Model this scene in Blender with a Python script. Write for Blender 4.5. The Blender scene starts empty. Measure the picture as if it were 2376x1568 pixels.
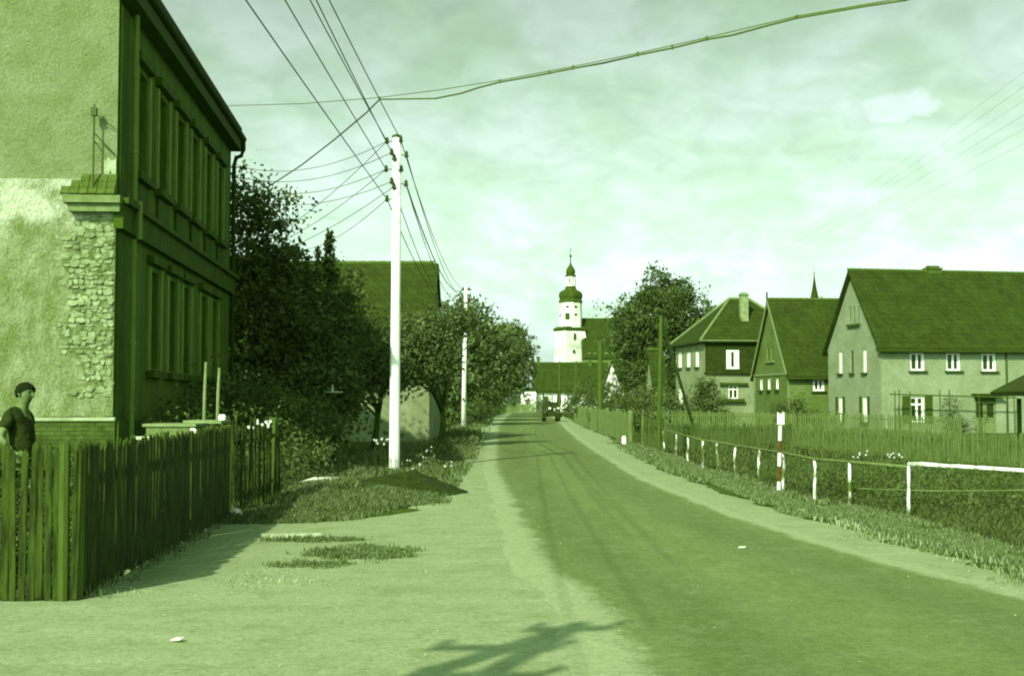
import bpy, bmesh, math, random
import numpy as np
from mathutils import Vector, Matrix, noise
R = math.radians
random.seed(7); rng = np.random.default_rng(7)
scene = bpy.context.scene
col = scene.collection

# ------------------------------------------------------------------ camera, world, sun, exposure
F = 2970.0; PITCH = math.atan(146.0 / F); EYE = 1.65
cam_d = bpy.data.cameras.new('camera'); cam = bpy.data.objects.new('camera', cam_d); col.objects.link(cam)
cam_d.sensor_width = 36; cam_d.lens = 45.0; cam_d.clip_end = 3000; cam_d.clip_start = .1
cam.location = (0, 0, EYE); cam.rotation_euler = (math.pi / 2 + PITCH, 0, 0)
scene.camera = cam
scene.render.resolution_x = 1024; scene.render.resolution_y = 675
SUN_EL = R(36); SUN_DIR = Vector((.423 * math.cos(SUN_EL), .906 * math.cos(SUN_EL), -math.sin(SUN_EL)))   # where light travels
sun_d = bpy.data.lights.new('sun', 'SUN'); sun = bpy.data.objects.new('sun', sun_d); col.objects.link(sun)
sun_d.energy = 4.9; sun_d.angle = R(.53); sun_d.color = (1.0, .95, .82)
sun.rotation_euler = SUN_DIR.to_track_quat('-Z', 'Y').to_euler(); sun.location = (-20, -20, 30)
scene.view_settings.view_transform = 'Standard'; scene.view_settings.look = 'None'
scene.view_settings.exposure = 0.0; scene.view_settings.gamma = 1.0
scene.render.engine = 'CYCLES'
try:
    scene.cycles.filter_width = 2.0
except Exception:
    pass

def ray(px, py):                                # a pixel of the 2376 x 1568 view as a direction
    c = (px - 1188) / F; v = (784 - py) / F
    return Vector((c, math.cos(PITCH) - v * math.sin(PITCH), math.sin(PITCH) + v * math.cos(PITCH)))
def P(px, py, d):                               # point seen there at distance d along the road
    r = ray(px, py); return Vector((0, 0, EYE)) + r * (d / r.y)
def G(px, py, z=0.0):                           # point seen there at height z
    r = ray(px, py); return Vector((0, 0, EYE)) + r * ((z - EYE) / r.z)

w = bpy.data.worlds.new('World'); scene.world = w; w.use_nodes = True
nt = w.node_tree; N = nt.nodes; L = nt.links; N.clear()
def wn(t, **k):
    n = N.new(t)
    for a, b in k.items(): setattr(n, a, b)
    return n
out = wn('ShaderNodeOutputWorld'); bg = wn('ShaderNodeBackground'); bg.inputs[1].default_value = .1
sky = wn('ShaderNodeTexSky', sky_type='NISHITA', sun_disc=False)
sky.sun_elevation = SUN_EL; sky.sun_rotation = math.atan2(-SUN_DIR.x, -SUN_DIR.y)
sky.air_density = 1.0; sky.dust_density = 2.5
bw = wn('ShaderNodeRGBToBW'); L.new(sky.outputs[0], bw.inputs[0])
tc = wn('ShaderNodeTexCoord'); nrm = wn('ShaderNodeVectorMath', operation='NORMALIZE'); L.new(tc.outputs['Generated'], nrm.inputs[0])
sp = wn('ShaderNodeSeparateXYZ'); L.new(nrm.outputs[0], sp.inputs[0])
def wm(op, a, b=None, c=None, clamp=False):
    n = wn('ShaderNodeMath', operation=op); n.use_clamp = clamp
    for i, v in enumerate((a, b, c)):
        if v is None: continue
        if isinstance(v, (int, float)): n.inputs[i].default_value = v
        else: L.new(v, n.inputs[i])
    return n.outputs[0]
zz = wm('ADD', wm('MAXIMUM', sp.outputs['Z'], 0.0), .42)
cx = wm('DIVIDE', sp.outputs['X'], zz); cy = wm('DIVIDE', sp.outputs['Y'], zz)
cb = wn('ShaderNodeCombineXYZ'); L.new(cx, cb.inputs[0]); L.new(cy, cb.inputs[1])
n1 = wn('ShaderNodeTexNoise'); n1.inputs['Scale'].default_value = 6.0; n1.inputs['Detail'].default_value = 7; n1.inputs['Roughness'].default_value = .55
n1.inputs['Distortion'].default_value = .4; L.new(cb.outputs[0], n1.inputs['Vector'])
mr = wn('ShaderNodeMapRange', interpolation_type='SMOOTHSTEP'); mr.inputs[1].default_value = .38; mr.inputs[2].default_value = .66; L.new(n1.outputs['Fac'], mr.inputs[0])
# one bright puff low over the right-hand houses
pv = ray(2085, 245).normalized()
dt = wn('ShaderNodeVectorMath', operation='SUBTRACT'); L.new(nrm.outputs[0], dt.inputs[0]); dt.inputs[1].default_value = pv
sc = wn('ShaderNodeVectorMath', operation='MULTIPLY'); L.new(dt.outputs[0], sc.inputs[0]); sc.inputs[1].default_value = (1, 1, 1.9)
ln = wn('ShaderNodeVectorMath', operation='LENGTH'); L.new(sc.outputs[0], ln.inputs[0])
n2 = wn('ShaderNodeTexNoise'); n2.inputs['Scale'].default_value = 40; n2.inputs['Detail'].default_value = 4; L.new(nrm.outputs[0], n2.inputs['Vector'])
pl = wm('ADD', ln.outputs['Value'], wm('MULTIPLY', wm('SUBTRACT', n2.outputs['Fac'], .5), .034))
mp = wn('ShaderNodeMapRange', interpolation_type='SMOOTHSTEP'); mp.inputs[1].default_value = .030; mp.inputs[2].default_value = .017; L.new(pl, mp.inputs[0])
cloud = wm('MAXIMUM', mr.outputs[0], wm('MULTIPLY', mp.outputs[0], 1.5))
# brightness: daylight sky times a haze band near the horizon, plus cloud
hz = wn('ShaderNodeMapRange', interpolation_type='SMOOTHSTEP'); hz.inputs[1].default_value = .0; hz.inputs[2].default_value = .75; hz.inputs[3].default_value = .93; hz.inputs[4].default_value = .52
L.new(sp.outputs['Z'], hz.inputs[0])
SKY_GAIN = 2.95
hl = wn('ShaderNodeMapRange', interpolation_type='SMOOTHSTEP'); hl.inputs[1].default_value = .0; hl.inputs[2].default_value = .07; hl.inputs[3].default_value = 1.3; hl.inputs[4].default_value = 1.0; L.new(sp.outputs['Z'], hl.inputs[0])
base = wm('MULTIPLY', wm('MULTIPLY', wm('MULTIPLY', bw.outputs[0], SKY_GAIN), hz.outputs[0]), hl.outputs[0])
n3 = wn('ShaderNodeTexNoise'); n3.inputs['Scale'].default_value = 22; n3.inputs['Detail'].default_value = 6; n3.inputs['Distortion'].default_value = .6; L.new(cb.outputs[0], n3.inputs['Vector'])
mott = wm('MULTIPLY', wm('SUBTRACT', n3.outputs['Fac'], .5), .38)
tot = wm('MULTIPLY', base, wm('ADD', wm('ADD', .92, wm('MULTIPLY', cloud, .13)), mott))
tn = wn('ShaderNodeMix', data_type='RGBA'); tn.inputs[6].default_value = (.66, 1.0, .66, 1); tn.inputs[7].default_value = (.79, 1.0, .92, 1)
L.new(wm('ADD', wm('MULTIPLY', cloud, .5), wm('SUBTRACT', hz.outputs[0], .55), clamp=True), tn.inputs[0])
vm = wn('ShaderNodeVectorMath', operation='SCALE'); L.new(tn.outputs[2], vm.inputs[0]); L.new(tot, vm.inputs['Scale'])
L.new(vm.outputs[0], bg.inputs[0]); L.new(bg.outputs[0], out.inputs[0])

# ------------------------------------------------------------------ materials
TB = [(.0, .52, .03), (.05, .53, .045), (.1, .55, .085), (.15, .60, .16), (.2, .66, .25), (.28, .71, .37), (.4, .76, .48), (.55, .80, .58), (.8, .9, .80), (.95, .94, .88), (1.2, .95, .9)]
def T(g):                                       # the green slide tone of a grey of albedo g
    gs = [t[0] for t in TB]
    return (g * float(np.interp(g, gs, [t[1] for t in TB])), g, g * float(np.interp(g, gs, [t[2] for t in TB])), 1)
T0 = T
MATS = {}
def mat(name, g, g2=None, scale=3.0, rough=.9, bump=0.0, bscale=30.0, stretch=(1, 1, 1), detail=6, lo=.35, hi=.65, fine=0.0, fscale=60, spec=.2, rgb=None, metal=0, brick=None, zband=None, bs=1):
    T = lambda g_: (lambda q: (q[0] * (1 - .12 * (bs < 1) + .07 * (bs > 1)), q[1], q[2] * bs, 1))(T0(g_))
    if name in MATS: return MATS[name]
    m = bpy.data.materials.new(name); m.use_nodes = True; t = m.node_tree; b = t.nodes['Principled BSDF']; MATS[name] = m
    b.inputs['Roughness'].default_value = rough; b.inputs['Metallic'].default_value = metal
    b.inputs['Specular IOR Level'].default_value = spec
    c1 = rgb or T(g); b.inputs['Base Color'].default_value = c1
    tcn = t.nodes.new('ShaderNodeTexCoord'); mpn = t.nodes.new('ShaderNodeMapping'); mpn.inputs['Scale'].default_value = stretch
    t.links.new(tcn.outputs['Object'], mpn.inputs[0]); last = None
    if g2 is not None:
        no = t.nodes.new('ShaderNodeTexNoise'); no.inputs['Scale'].default_value = scale; no.inputs['Detail'].default_value = detail; no.inputs['Roughness'].default_value = .6
        t.links.new(mpn.outputs[0], no.inputs['Vector'])
        r = t.nodes.new('ShaderNodeMapRange'); r.inputs[1].default_value = lo; r.inputs[2].default_value = hi; t.links.new(no.outputs['Fac'], r.inputs[0])
        mx = t.nodes.new('ShaderNodeMix'); mx.data_type = 'RGBA'; mx.inputs[6].default_value = c1; mx.inputs[7].default_value = T(g2)
        t.links.new(r.outputs[0], mx.inputs[0]); last = mx.outputs[2]
    if zband:                                   # an older, paler coat of render between two heights
        z0_, z1_, gz = zband; sz = t.nodes.new('ShaderNodeSeparateXYZ'); t.links.new(tcn.outputs['Object'], sz.inputs[0])
        nz = t.nodes.new('ShaderNodeTexNoise'); nz.inputs['Scale'].default_value = 2.6; nz.inputs['Detail'].default_value = 9; nz.inputs['Roughness'].default_value = .65; t.links.new(tcn.outputs['Object'], nz.inputs['Vector'])
        zj = t.nodes.new('ShaderNodeMath'); zj.operation = 'MULTIPLY_ADD'; t.links.new(nz.outputs['Fac'], zj.inputs[0]); zj.inputs[1].default_value = .9; t.links.new(sz.outputs[2], zj.inputs[2])
        ra = t.nodes.new('ShaderNodeMapRange'); ra.inputs[1].default_value = z0_ + .35; ra.inputs[2].default_value = z0_ + .6; t.links.new(zj.outputs[0], ra.inputs[0])
        rb = t.nodes.new('ShaderNodeMapRange'); rb.inputs[1].default_value = .36; rb.inputs[2].default_value = .6; t.links.new(nz.outputs['Fac'], rb.inputs[0])
        mm = t.nodes.new('ShaderNodeMath'); mm.operation = 'MULTIPLY'; t.links.new(ra.outputs[0], mm.inputs[0]); t.links.new(rb.outputs[0], mm.inputs[1])
        mz = t.nodes.new('ShaderNodeMix'); mz.data_type = 'RGBA'; t.links.new(mm.outputs[0], mz.inputs[0]); t.links.new(last, mz.inputs[6]); mz.inputs[7].default_value = T(gz); last = mz.outputs[2]
    if brick:
        br = t.nodes.new('ShaderNodeTexBrick'); br.inputs['Scale'].default_value = 1; br.inputs['Brick Width'].default_value = brick[0]; br.inputs['Row Height'].default_value = brick[1]
        br.inputs['Mortar Size'].default_value = brick[2]; br.inputs['Color1'].default_value = (1, 1, 1, 1); br.inputs['Color2'].default_value = (.72, .72, .72, 1); br.inputs['Mortar'].default_value = (brick[3],) * 3 + (1,)
        sx = t.nodes.new('ShaderNodeSeparateXYZ'); t.links.new(tcn.outputs['Object'], sx.inputs[0]); cm = t.nodes.new('ShaderNodeCombineXYZ')
        ad = t.nodes.new('ShaderNodeMath'); t.links.new(sx.outputs[0], ad.inputs[0]); t.links.new(sx.outputs[1], ad.inputs[1])
        t.links.new(ad.outputs[0], cm.inputs[0]); t.links.new(sx.outputs[2], cm.inputs[1]); t.links.new(cm.outputs[0], br.inputs['Vector'])
        mu = t.nodes.new('ShaderNodeMix'); mu.data_type = 'RGBA'; mu.blend_type = 'MULTIPLY'; mu.inputs[0].default_value = 1
        if last: t.links.new(last, mu.inputs[6])
        else: mu.inputs[6].default_value = c1
        t.links.new(br.outputs['Color'], mu.inputs[7]); last = mu.outputs[2]
    if fine > 0:
        fn = t.nodes.new('ShaderNodeTexNoise'); fn.inputs['Scale'].default_value = fscale; fn.inputs['Detail'].default_value = 3
        t.links.new(tcn.outputs['Object'], fn.inputs['Vector'])
        fr = t.nodes.new('ShaderNodeMapRange'); fr.inputs[1].default_value = .3; fr.inputs[2].default_value = .7; fr.inputs[3].default_value = 1 - fine; fr.inputs[4].default_value = 1 + fine
        t.links.new(fn.outputs['Fac'], fr.inputs[0])
        vs = t.nodes.new('ShaderNodeVectorMath'); vs.operation = 'SCALE'
        if last: t.links.new(last, vs.inputs[0])
        else: vs.inputs[0].default_value = c1[:3]
        t.links.new(fr.outputs[0], vs.inputs['Scale']); last = vs.outputs[0]
    if last: t.links.new(last, b.inputs['Base Color'])
    if bump > 0:
        bn = t.nodes.new('ShaderNodeTexNoise'); bn.inputs['Scale'].default_value = bscale; bn.inputs['Detail'].default_value = 5; t.links.new(mpn.outputs[0], bn.inputs['Vector'])
        bu = t.nodes.new('ShaderNodeBump'); bu.inputs['Strength'].default_value = bump; bu.inputs['Distance'].default_value = .05
        t.links.new(bn.outputs['Fac'], bu.inputs['Height']); t.links.new(bu.outputs[0], b.inputs['Normal'])
    return m
def tone_mat(name, g, g2, rough=.8, trans=0.0):        # leaf / blade colour from a per-face attribute
    m = bpy.data.materials.new(name); m.use_nodes = True; t = m.node_tree; b = t.nodes['Principled BSDF']; MATS[name] = m
    a = t.nodes.new('ShaderNodeAttribute'); a.attribute_name = 'tone'
    mx = t.nodes.new('ShaderNodeMix'); mx.data_type = 'RGBA'; mx.inputs[6].default_value = T(g); mx.inputs[7].default_value = T(g2)
    t.links.new(a.outputs['Fac'], mx.inputs[0]); t.links.new(mx.outputs[2], b.inputs['Base Color'])
    b.inputs['Roughness'].default_value = rough; b.inputs['Specular IOR Level'].default_value = .15
    if trans:
        tr = t.nodes.new('ShaderNodeBsdfTranslucent'); t.links.new(mx.outputs[2], tr.inputs[0]); ms = t.nodes.new('ShaderNodeMixShader'); ms.inputs[0].default_value = trans
        t.links.new(b.outputs[0], ms.inputs[1]); t.links.new(tr.outputs[0], ms.inputs[2]); t.links.new(ms.outputs[0], t.nodes['Material Output'].inputs[0])
    return m

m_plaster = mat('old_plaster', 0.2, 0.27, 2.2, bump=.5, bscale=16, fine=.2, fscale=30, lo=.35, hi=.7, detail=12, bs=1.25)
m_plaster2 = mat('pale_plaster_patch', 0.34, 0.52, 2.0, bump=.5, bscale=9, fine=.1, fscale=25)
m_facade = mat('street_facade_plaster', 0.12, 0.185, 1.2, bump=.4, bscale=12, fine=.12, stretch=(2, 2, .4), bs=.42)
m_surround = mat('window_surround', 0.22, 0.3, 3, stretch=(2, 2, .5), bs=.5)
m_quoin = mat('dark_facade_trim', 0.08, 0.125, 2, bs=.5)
m_stone = mat('rubble_stone', 0.19, 0.42, 6, bump=.6, bscale=25, lo=.3, hi=.6)
m_brick = mat('dark_brick', 0.085, 0.14, 5, bump=.4, bscale=20, brick=(.25, .075, .012, .6))
m_ledge = mat('ledge_render', 0.2, 0.28, 6, bump=.3)
m_tile = mat('clay_tile', 0.1, 0.15, 8, bump=.3)
m_roof = mat('tiled_roof', 0.056, 0.08, 1.2, bump=.5, bscale=14, fine=.22, fscale=9, brick=(.22, .3, .02, .6))
m_roofdark = mat('dark_roof_edge', .05, .07, 2)
m_soffit = mat('dark_timber_eave', .075, .10, 3)
m_wallA = mat('farmhouse_plaster', 0.27, 0.34, .8, bump=.2, bscale=8, fine=.12, fscale=7, bs=1.3, detail=10)
m_wallB = mat('cottage_plaster', 0.15, 0.2, .8, bump=.2, bscale=8, fine=.06, fscale=12)
m_wallC = mat('villa_plaster', 0.24, 0.33, .8, bump=.2, bscale=8, fine=.1, fscale=7, bs=1.2)
m_slate = mat('slate_cladding', 0.05, 0.075, 3, bump=.3, bscale=12, brick=(.2, .15, .015, .6))
m_white = mat('white_paint', .86, .95, 3)
m_offwhite = mat('weathered_white', .66, .88, 3)
m_church = mat('church_limewash', 0.46, 0.9, .35, bump=.3, bscale=4, detail=8, lo=.33, hi=.55, fine=.08, fscale=3)
m_churchbright = mat('church_limewash_bright', .9, 1.0, .6)
m_copper = mat('dome_cladding', 0.065, 0.1, 1.2)
m_glass = mat('window_glass', .045, rough=.15, spec=.5)
m_curtain = mat('net_curtain', .8, .95, 6)
m_sill = mat('dark_sill', 0.075, 0.1, 5)
m_shutter = mat('wooden_shutter', 0.075, 0.1, 4, stretch=(1, 1, 12))
m_pole = mat('pale_pole_wood', .92, 1.05, 3, stretch=(6, 6, .6), bump=.15, rough=.8)
m_darkwood = mat('dark_pole_wood', .09, .14, 4, stretch=(6, 6, .5), bump=.3)
m_fence = mat('weathered_fence_boards', 0.03, 0.085, 7, stretch=(3, 3, .4), bump=.3, lo=.42, hi=.62)
m_fence2 = mat('grey_fence_pickets', 0.15, 0.25, 5, stretch=(2, 2, .4), bump=.3)
m_fence3 = mat('green_fence_pickets', 0.135, 0.22, 5, stretch=(2, 2, .4), bump=.3)
m_birch = mat('peeling_birch_post', 0.16, 0.9, 9, stretch=(1, 1, .35), lo=.46, hi=.56, bump=.3)
m_birchbar = mat('birch_rail', .45, .98, 5, stretch=(1.2, 1, 1), lo=.35, hi=.5, bump=.3)
m_rail = mat('weathered_rail', .17, .25, 5)
m_iron = mat('dark_iron', .10, rough=.6)
m_insul = mat('insulator', .08, rough=.35, spec=.5)
m_wire = mat('line_wire', .16, rough=.6)
m_red = mat('red_signal_paint', 0, rgb=(.115, .062, .010, 1))
m_heap = mat('heap_dark', .03, .06, 8, bump=.8, bscale=20)
m_bark = mat('bark', .07, .12, 5, stretch=(3, 3, .6), bump=.5)
m_tractor = mat('tractor_paint', 0.035, 0.05, 3, rough=.6)
m_tyre = mat('tyre_rubber', .04, .06, 6)
m_skin = mat('skin', .15, .27, 9, bump=.2)
m_shirt = mat('dark_shirt_cloth', .028, .05, 8, bump=.9, bscale=9)
m_trouser = mat('dark_trouser_cloth', .03, .045, 8, bump=.6, bscale=9)
m_hair = mat('dark_hair', .018, .03, 30, bump=1, bscale=60)
m_board = mat('weathered_board', 0.22, 0.32, 5)
m_board2 = mat('pale_board', 0.45, 0.6, 5)
m_flower = mat('white_petals', .95)
m_leaf = tone_mat('leaves', .10, .27, trans=.3)
m_leafdk = tone_mat('leaves_dark', .09, .23, trans=.35)
m_leaflt = tone_mat('leaves_pale', .2, .38, trans=.3)
m_grass = tone_mat('grass_blades', .11, .33, trans=.3)

# ------------------------------------------------------------------ mesh helpers
class MB:
    def __init__(s): s.v = []; s.f = []
    def add(s, vs, fs):
        k = len(s.v); s.v += [tuple(a) for a in vs]; s.f += [tuple(i + k for i in f) for f in fs]; return s
    def box(s, c, size, ux=Vector((1, 0, 0)), uy=None, uz=Vector((0, 0, 1))):
        ux = Vector(ux).normalized(); uz = Vector(uz).normalized(); uy = Vector(uy).normalized() if uy is not None else uz.cross(ux)
        c = Vector(c); a, b, d = size[0] / 2, size[1] / 2, size[2] / 2
        vs = [c + ux * (i * a) + uy * (j * b) + uz * (k * d) for i in (-1, 1) for j in (-1, 1) for k in (-1, 1)]
        return s.add(vs, [(0, 1, 3, 2), (4, 6, 7, 5), (0, 4, 5, 1), (2, 3, 7, 6), (0, 2, 6, 4), (1, 5, 7, 3)])
    def tube(s, pts, rad, n=8, cap=True, jit=0):
        pts = [Vector(p) for p in pts]; k = len(pts)
        if isinstance(rad, (int, float)): rad = [rad] * k
        up = Vector((0, 0, 1)); vs = []; fs = []; pa = None
        for i, p in enumerate(pts):
            t = (pts[min(i + 1, k - 1)] - pts[max(i - 1, 0)]).normalized()
            a = t.cross(up) if abs(t.z) < .95 else t.cross(Vector((0, 1, 0)))
            a.normalize()
            if pa is not None and a.dot(pa) < 0: a = -a
            pa = a
            b = t.cross(a)
            for j in range(n):
                q = 2 * math.pi * j / n; r = rad[i] * (1 + (random.uniform(-jit, jit) if jit else 0))
                vs.append(p + a * (r * math.cos(q)) + b * (r * math.sin(q)))
        for i in range(k - 1):
            for j in range(n):
                fs.append((i * n + j, i * n + (j + 1) % n, (i + 1) * n + (j + 1) % n, (i + 1) * n + j))
        if cap: fs.append(tuple(range(n))[::-1]); fs.append(tuple((k - 1) * n + j for j in range(n)))
        return s.add(vs, fs)
    def lathe(s, c, prof, n=8, rot=0, sx=1, sy=1):
        c = Vector(c); vs = []; fs = []
        for r, z in prof:
            for j in range(n):
                q = rot + 2 * math.pi * j / n; vs.append(c + Vector((r * math.cos(q) * sx, r * math.sin(q) * sy, z)))
        for i in range(len(prof) - 1):
            for j in range(n): fs.append((i * n + j, i * n + (j + 1) % n, (i + 1) * n + (j + 1) % n, (i + 1) * n + j))
        fs.append(tuple(range(n))[::-1]); fs.append(tuple((len(prof) - 1) * n + j for j in range(n)))
        return s.add(vs, fs)
    def build(s, name, m, parent=None, smooth=False, loc=None):
        o0 = Vector((0, 0, 0))
        if parent is not None:
            q = parent
            while q is not None: o0 = o0 + Vector(q.location); q = q.parent
        elif loc is not None: o0 = Vector(loc)
        me = bpy.data.meshes.new(name); me.from_pydata([tuple(Vector(v) - o0) for v in s.v], [], s.f); me.update()
        ms = m if isinstance(m, (list, tuple)) else [m]
        for a in ms: me.materials.append(a)
        if smooth: me.polygons.foreach_set('use_smooth', [True] * len(me.polygons))
        o = bpy.data.objects.new(name, me); col.objects.link(o)
        if parent is not None: o.parent = parent
        elif loc is not None: o.location = loc
        return o
def fix(o):                                     # consistent outward normals
    bm = bmesh.new(); bm.from_mesh(o.data); bmesh.ops.recalc_face_normals(bm, faces=bm.faces); bm.to_mesh(o.data); bm.free(); return o
def tag(o, label=None, cat=None, group=None, kind=None):
    if label: o['label'] = label
    if cat: o['category'] = cat
    if group: o['group'] = group
    if kind: o['kind'] = kind
    return o
def thing(name, label, cat, loc, group=None):
    o = bpy.data.objects.new(name, None); col.objects.link(o); o.location = loc; o.empty_display_size = .2
    return tag(o, label, cat, group)
def dup(root, loc, label=None):
    r = root.copy(); col.objects.link(r); r.location = loc
    if label: r['label'] = label
    for c in list(root.children):
        d = c.copy(); col.objects.link(d); d.parent = r
        for g in list(c.children):
            e = g.copy(); col.objects.link(e); e.parent = d
    return r
def ss(t): t = max(0., min(1., t)); return t * t * (3 - 2 * t)
def ip(tab, y): return float(np.interp(y, [t[0] for t in tab], [t[1] for t in tab]))

# ------------------------------------------------------------------ terrain
ROAD_L = [(-6, 1.2), (3, .8), (7.7, .65), (9.2, .66), (10.5, .60), (12, .42), (13.5, .28), (20.4, 0.0), (32.7, -.42), (82, -1.04), (110, -.9), (170, -.4), (230, 2.6)]
ROAD_R = [(-6, 7.2), (3, 5.9), (8, 4.9), (10.65, 4.26), (14, 3.6), (18.1, 3.1), (27, 2.65), (40, 2.68), (54, 2.8), (81, 3.35), (110, 4), (170, 4.6), (230, 7)]
SH_R = [(-6, 8.2), (3, 6.8), (8, 5.6), (12.2, 4.9), (16.3, 4.46), (19.6, 4.04), (28, 3.7), (36, 3.6), (48, 4.1), (61, 4.5), (89, 4.75), (110, 5.2), (170, 6), (230, 9)]
DT_L = [(-6, -14), (9.9, -14), (10.3, -9), (10.6, -4.6), (11.5, -4.5), (13, -4.5), (15.4, -4.6), (16, -4.8), (16.9, -4.8), (17.2, -3.1), (18.5, -1.8), (20.9, -1.25), (28.8, -1.24), (44.5, -1.47), (70, -2.07), (140, -1.9), (230, 1)]
def h(x, y):
    r = 0.0
    se = ip(SH_R, y); fy = 1 - .6 * ss((y - 48) / 30)
    r -= .45 * ss((x - se - .15) / 2.3) * fy + .22 * ss((x - se - 3) / 8) * fy
    if y > 10.5: r += .12 * ss((-4.3 - x) / 1.2)
    r += .20 * math.exp(-((x + 3.0) ** 2 / 2.0 + (y - 22.8) ** 2 / 9))
    return r
def wob(x, y, a, s): return a * noise.noise(Vector((x * s, y * s, 3.3)))
def grid_sheet(name, xs_of, ys, ncol, dz, m, label_kind='structure', jl=.0, jr=.0, taper=0):
    vs = []; fs = []
    for y in ys:
        a, b = xs_of(y); a += wob(1, y, jl, 1.3) + wob(5, y, jl * .6, 4); b += wob(9, y, jr, 1.3) + wob(3, y, jr * .6, 4)
        for j in range(ncol + 1):
            x = a + (b - a) * j / ncol; vs.append((x, y, h(x, y) + dz - (taper if j in (0, ncol) else 0)))
    for i in range(len(ys) - 1):
        for j in range(ncol):
            k = i * (ncol + 1) + j; fs.append((k, k + 1, k + ncol + 2, k + ncol + 1))
    o = MB().add(vs, fs).build(name, m, smooth=True)
    uv = o.data.attributes.new('across', 'FLOAT', 'POINT')
    uv.data.foreach_set('value', [(i % (ncol + 1)) / ncol for i in range(len(vs))])
    return tag(o, kind=label_kind)
ys = list(np.arange(-5, 60, .3)) + list(np.geomspace(60.3, 228, 90))

# dirt and road materials with real wear patterns
def ground_mat(name, g1, g2, g3, streak=False, edge=False):
    m = bpy.data.materials.new(name); m.use_nodes = True; t = m.node_tree; b = t.nodes['Principled BSDF']; nn = t.nodes.new; lk = t.links.new
    b.inputs['Roughness'].default_value = .95; b.inputs['Specular IOR Level'].default_value = .1
    tcn = nn('ShaderNodeTexCoord'); mp1 = nn('ShaderNodeMapping'); lk(tcn.outputs['Object'], mp1.inputs[0])
    if streak: mp1.inputs['Rotation'].default_value = (0, 0, R(-28 if not edge else 12)); mp1.inputs['Scale'].default_value = ((.5, 1.5, 1) if not edge else (2.0, .3, 1))
    def ns(sc, det, vec, rgh=.6):
        n = nn('ShaderNodeTexNoise'); n.inputs['Scale'].default_value = sc; n.inputs['Detail'].default_value = det; n.inputs['Roughness'].default_value = rgh; lk(vec, n.inputs['Vector']); return n.outputs['Fac']
    def rg(s, a, b_, c=0, d=1):
        n = nn('ShaderNodeMapRange'); n.inputs[1].default_value = a; n.inputs[2].default_value = b_; n.inputs[3].default_value = c; n.inputs[4].default_value = d; lk(s, n.inputs[0]); return n.outputs[0]
    def mix(f, a, b_):
        n = nn('ShaderNodeMix'); n.data_type = 'RGBA'; lk(f, n.inputs[0])
        for i, q in ((6, a), (7, b_)):
            if isinstance(q, tuple): n.inputs[i].default_value = q
            else: lk(q, n.inputs[i])
        return n.outputs[2]
    c = mix(rg(ns(1.1, 10, mp1.outputs[0], .72), .3, .7), T(g1), T(g2))
    c = mix(rg(ns(2.2, 8, tcn.outputs['Object'], .7), .5, .68, 0, .85), c, T(g3))
    if edge:
        at = nn('ShaderNodeAttribute'); at.attribute_name = 'across'
        e1 = rg(at.outputs['Fac'], .04, .15, 1, 0); e2 = rg(at.outputs['Fac'], .90, .97, 0, 1)
        ad = nn('ShaderNodeMath'); lk(e1, ad.inputs[0]); lk(e2, ad.inputs[1])
        nz = ns(5, 6, tcn.outputs['Object'], .7); a2 = nn('ShaderNodeMath'); a2.operation = 'MULTIPLY_ADD'; lk(nz, a2.inputs[0]); a2.inputs[1].default_value = 1.1; lk(ad.outputs[0], a2.inputs[2])
        c = mix(rg(a2.outputs[0], .78, 1.22), c, T(.385))
    if edge:
        sn_ = nn('ShaderNodeMath'); sn_.operation = 'MULTIPLY'; lk(at.outputs['Fac'], sn_.inputs[0]); sn_.inputs[1].default_value = 12.57
        s2 = nn('ShaderNodeMath'); s2.operation = 'COSINE'; lk(sn_.outputs[0], s2.inputs[0])
        tr_ = nn('ShaderNodeVectorMath'); tr_.operation = 'SCALE'; lk(c, tr_.inputs[0]); lk(rg(s2.outputs[0], -1, 1, .90, 1.07), tr_.inputs['Scale']); c = tr_.outputs[0]
    f = rg(ns(16, 6, tcn.outputs['Object'], .75), .3, .7, .76, 1.24); f2 = rg(ns(70, 3, tcn.outputs['Object']), .3, .7, .80, 1.20)
    fm = nn('ShaderNodeMath'); fm.operation = 'MULTIPLY'; lk(f, fm.inputs[0]); lk(f2, fm.inputs[1])
    v = nn('ShaderNodeVectorMath'); v.operation = 'SCALE'; lk(c, v.inputs[0]); lk(fm.outputs[0], v.inputs['Scale']); lk(v.outputs[0], b.inputs['Base Color'])
    bu = nn('ShaderNodeBump'); bu.inputs['Strength'].default_value = .35; bu.inputs['Distance'].default_value = .03; lk(ns(22, 5, tcn.outputs['Object']), bu.inputs['Height']); lk(bu.outputs[0], b.inputs['Normal'])
    return m
m_dirt = ground_mat('sandy_dirt', .33, .43, .29, streak=True)
m_asph = ground_mat('worn_asphalt', .195, .245, .27, streak=True, edge=True)
m_turf = ground_mat('turf_soil', .08, .12, .17)

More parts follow.
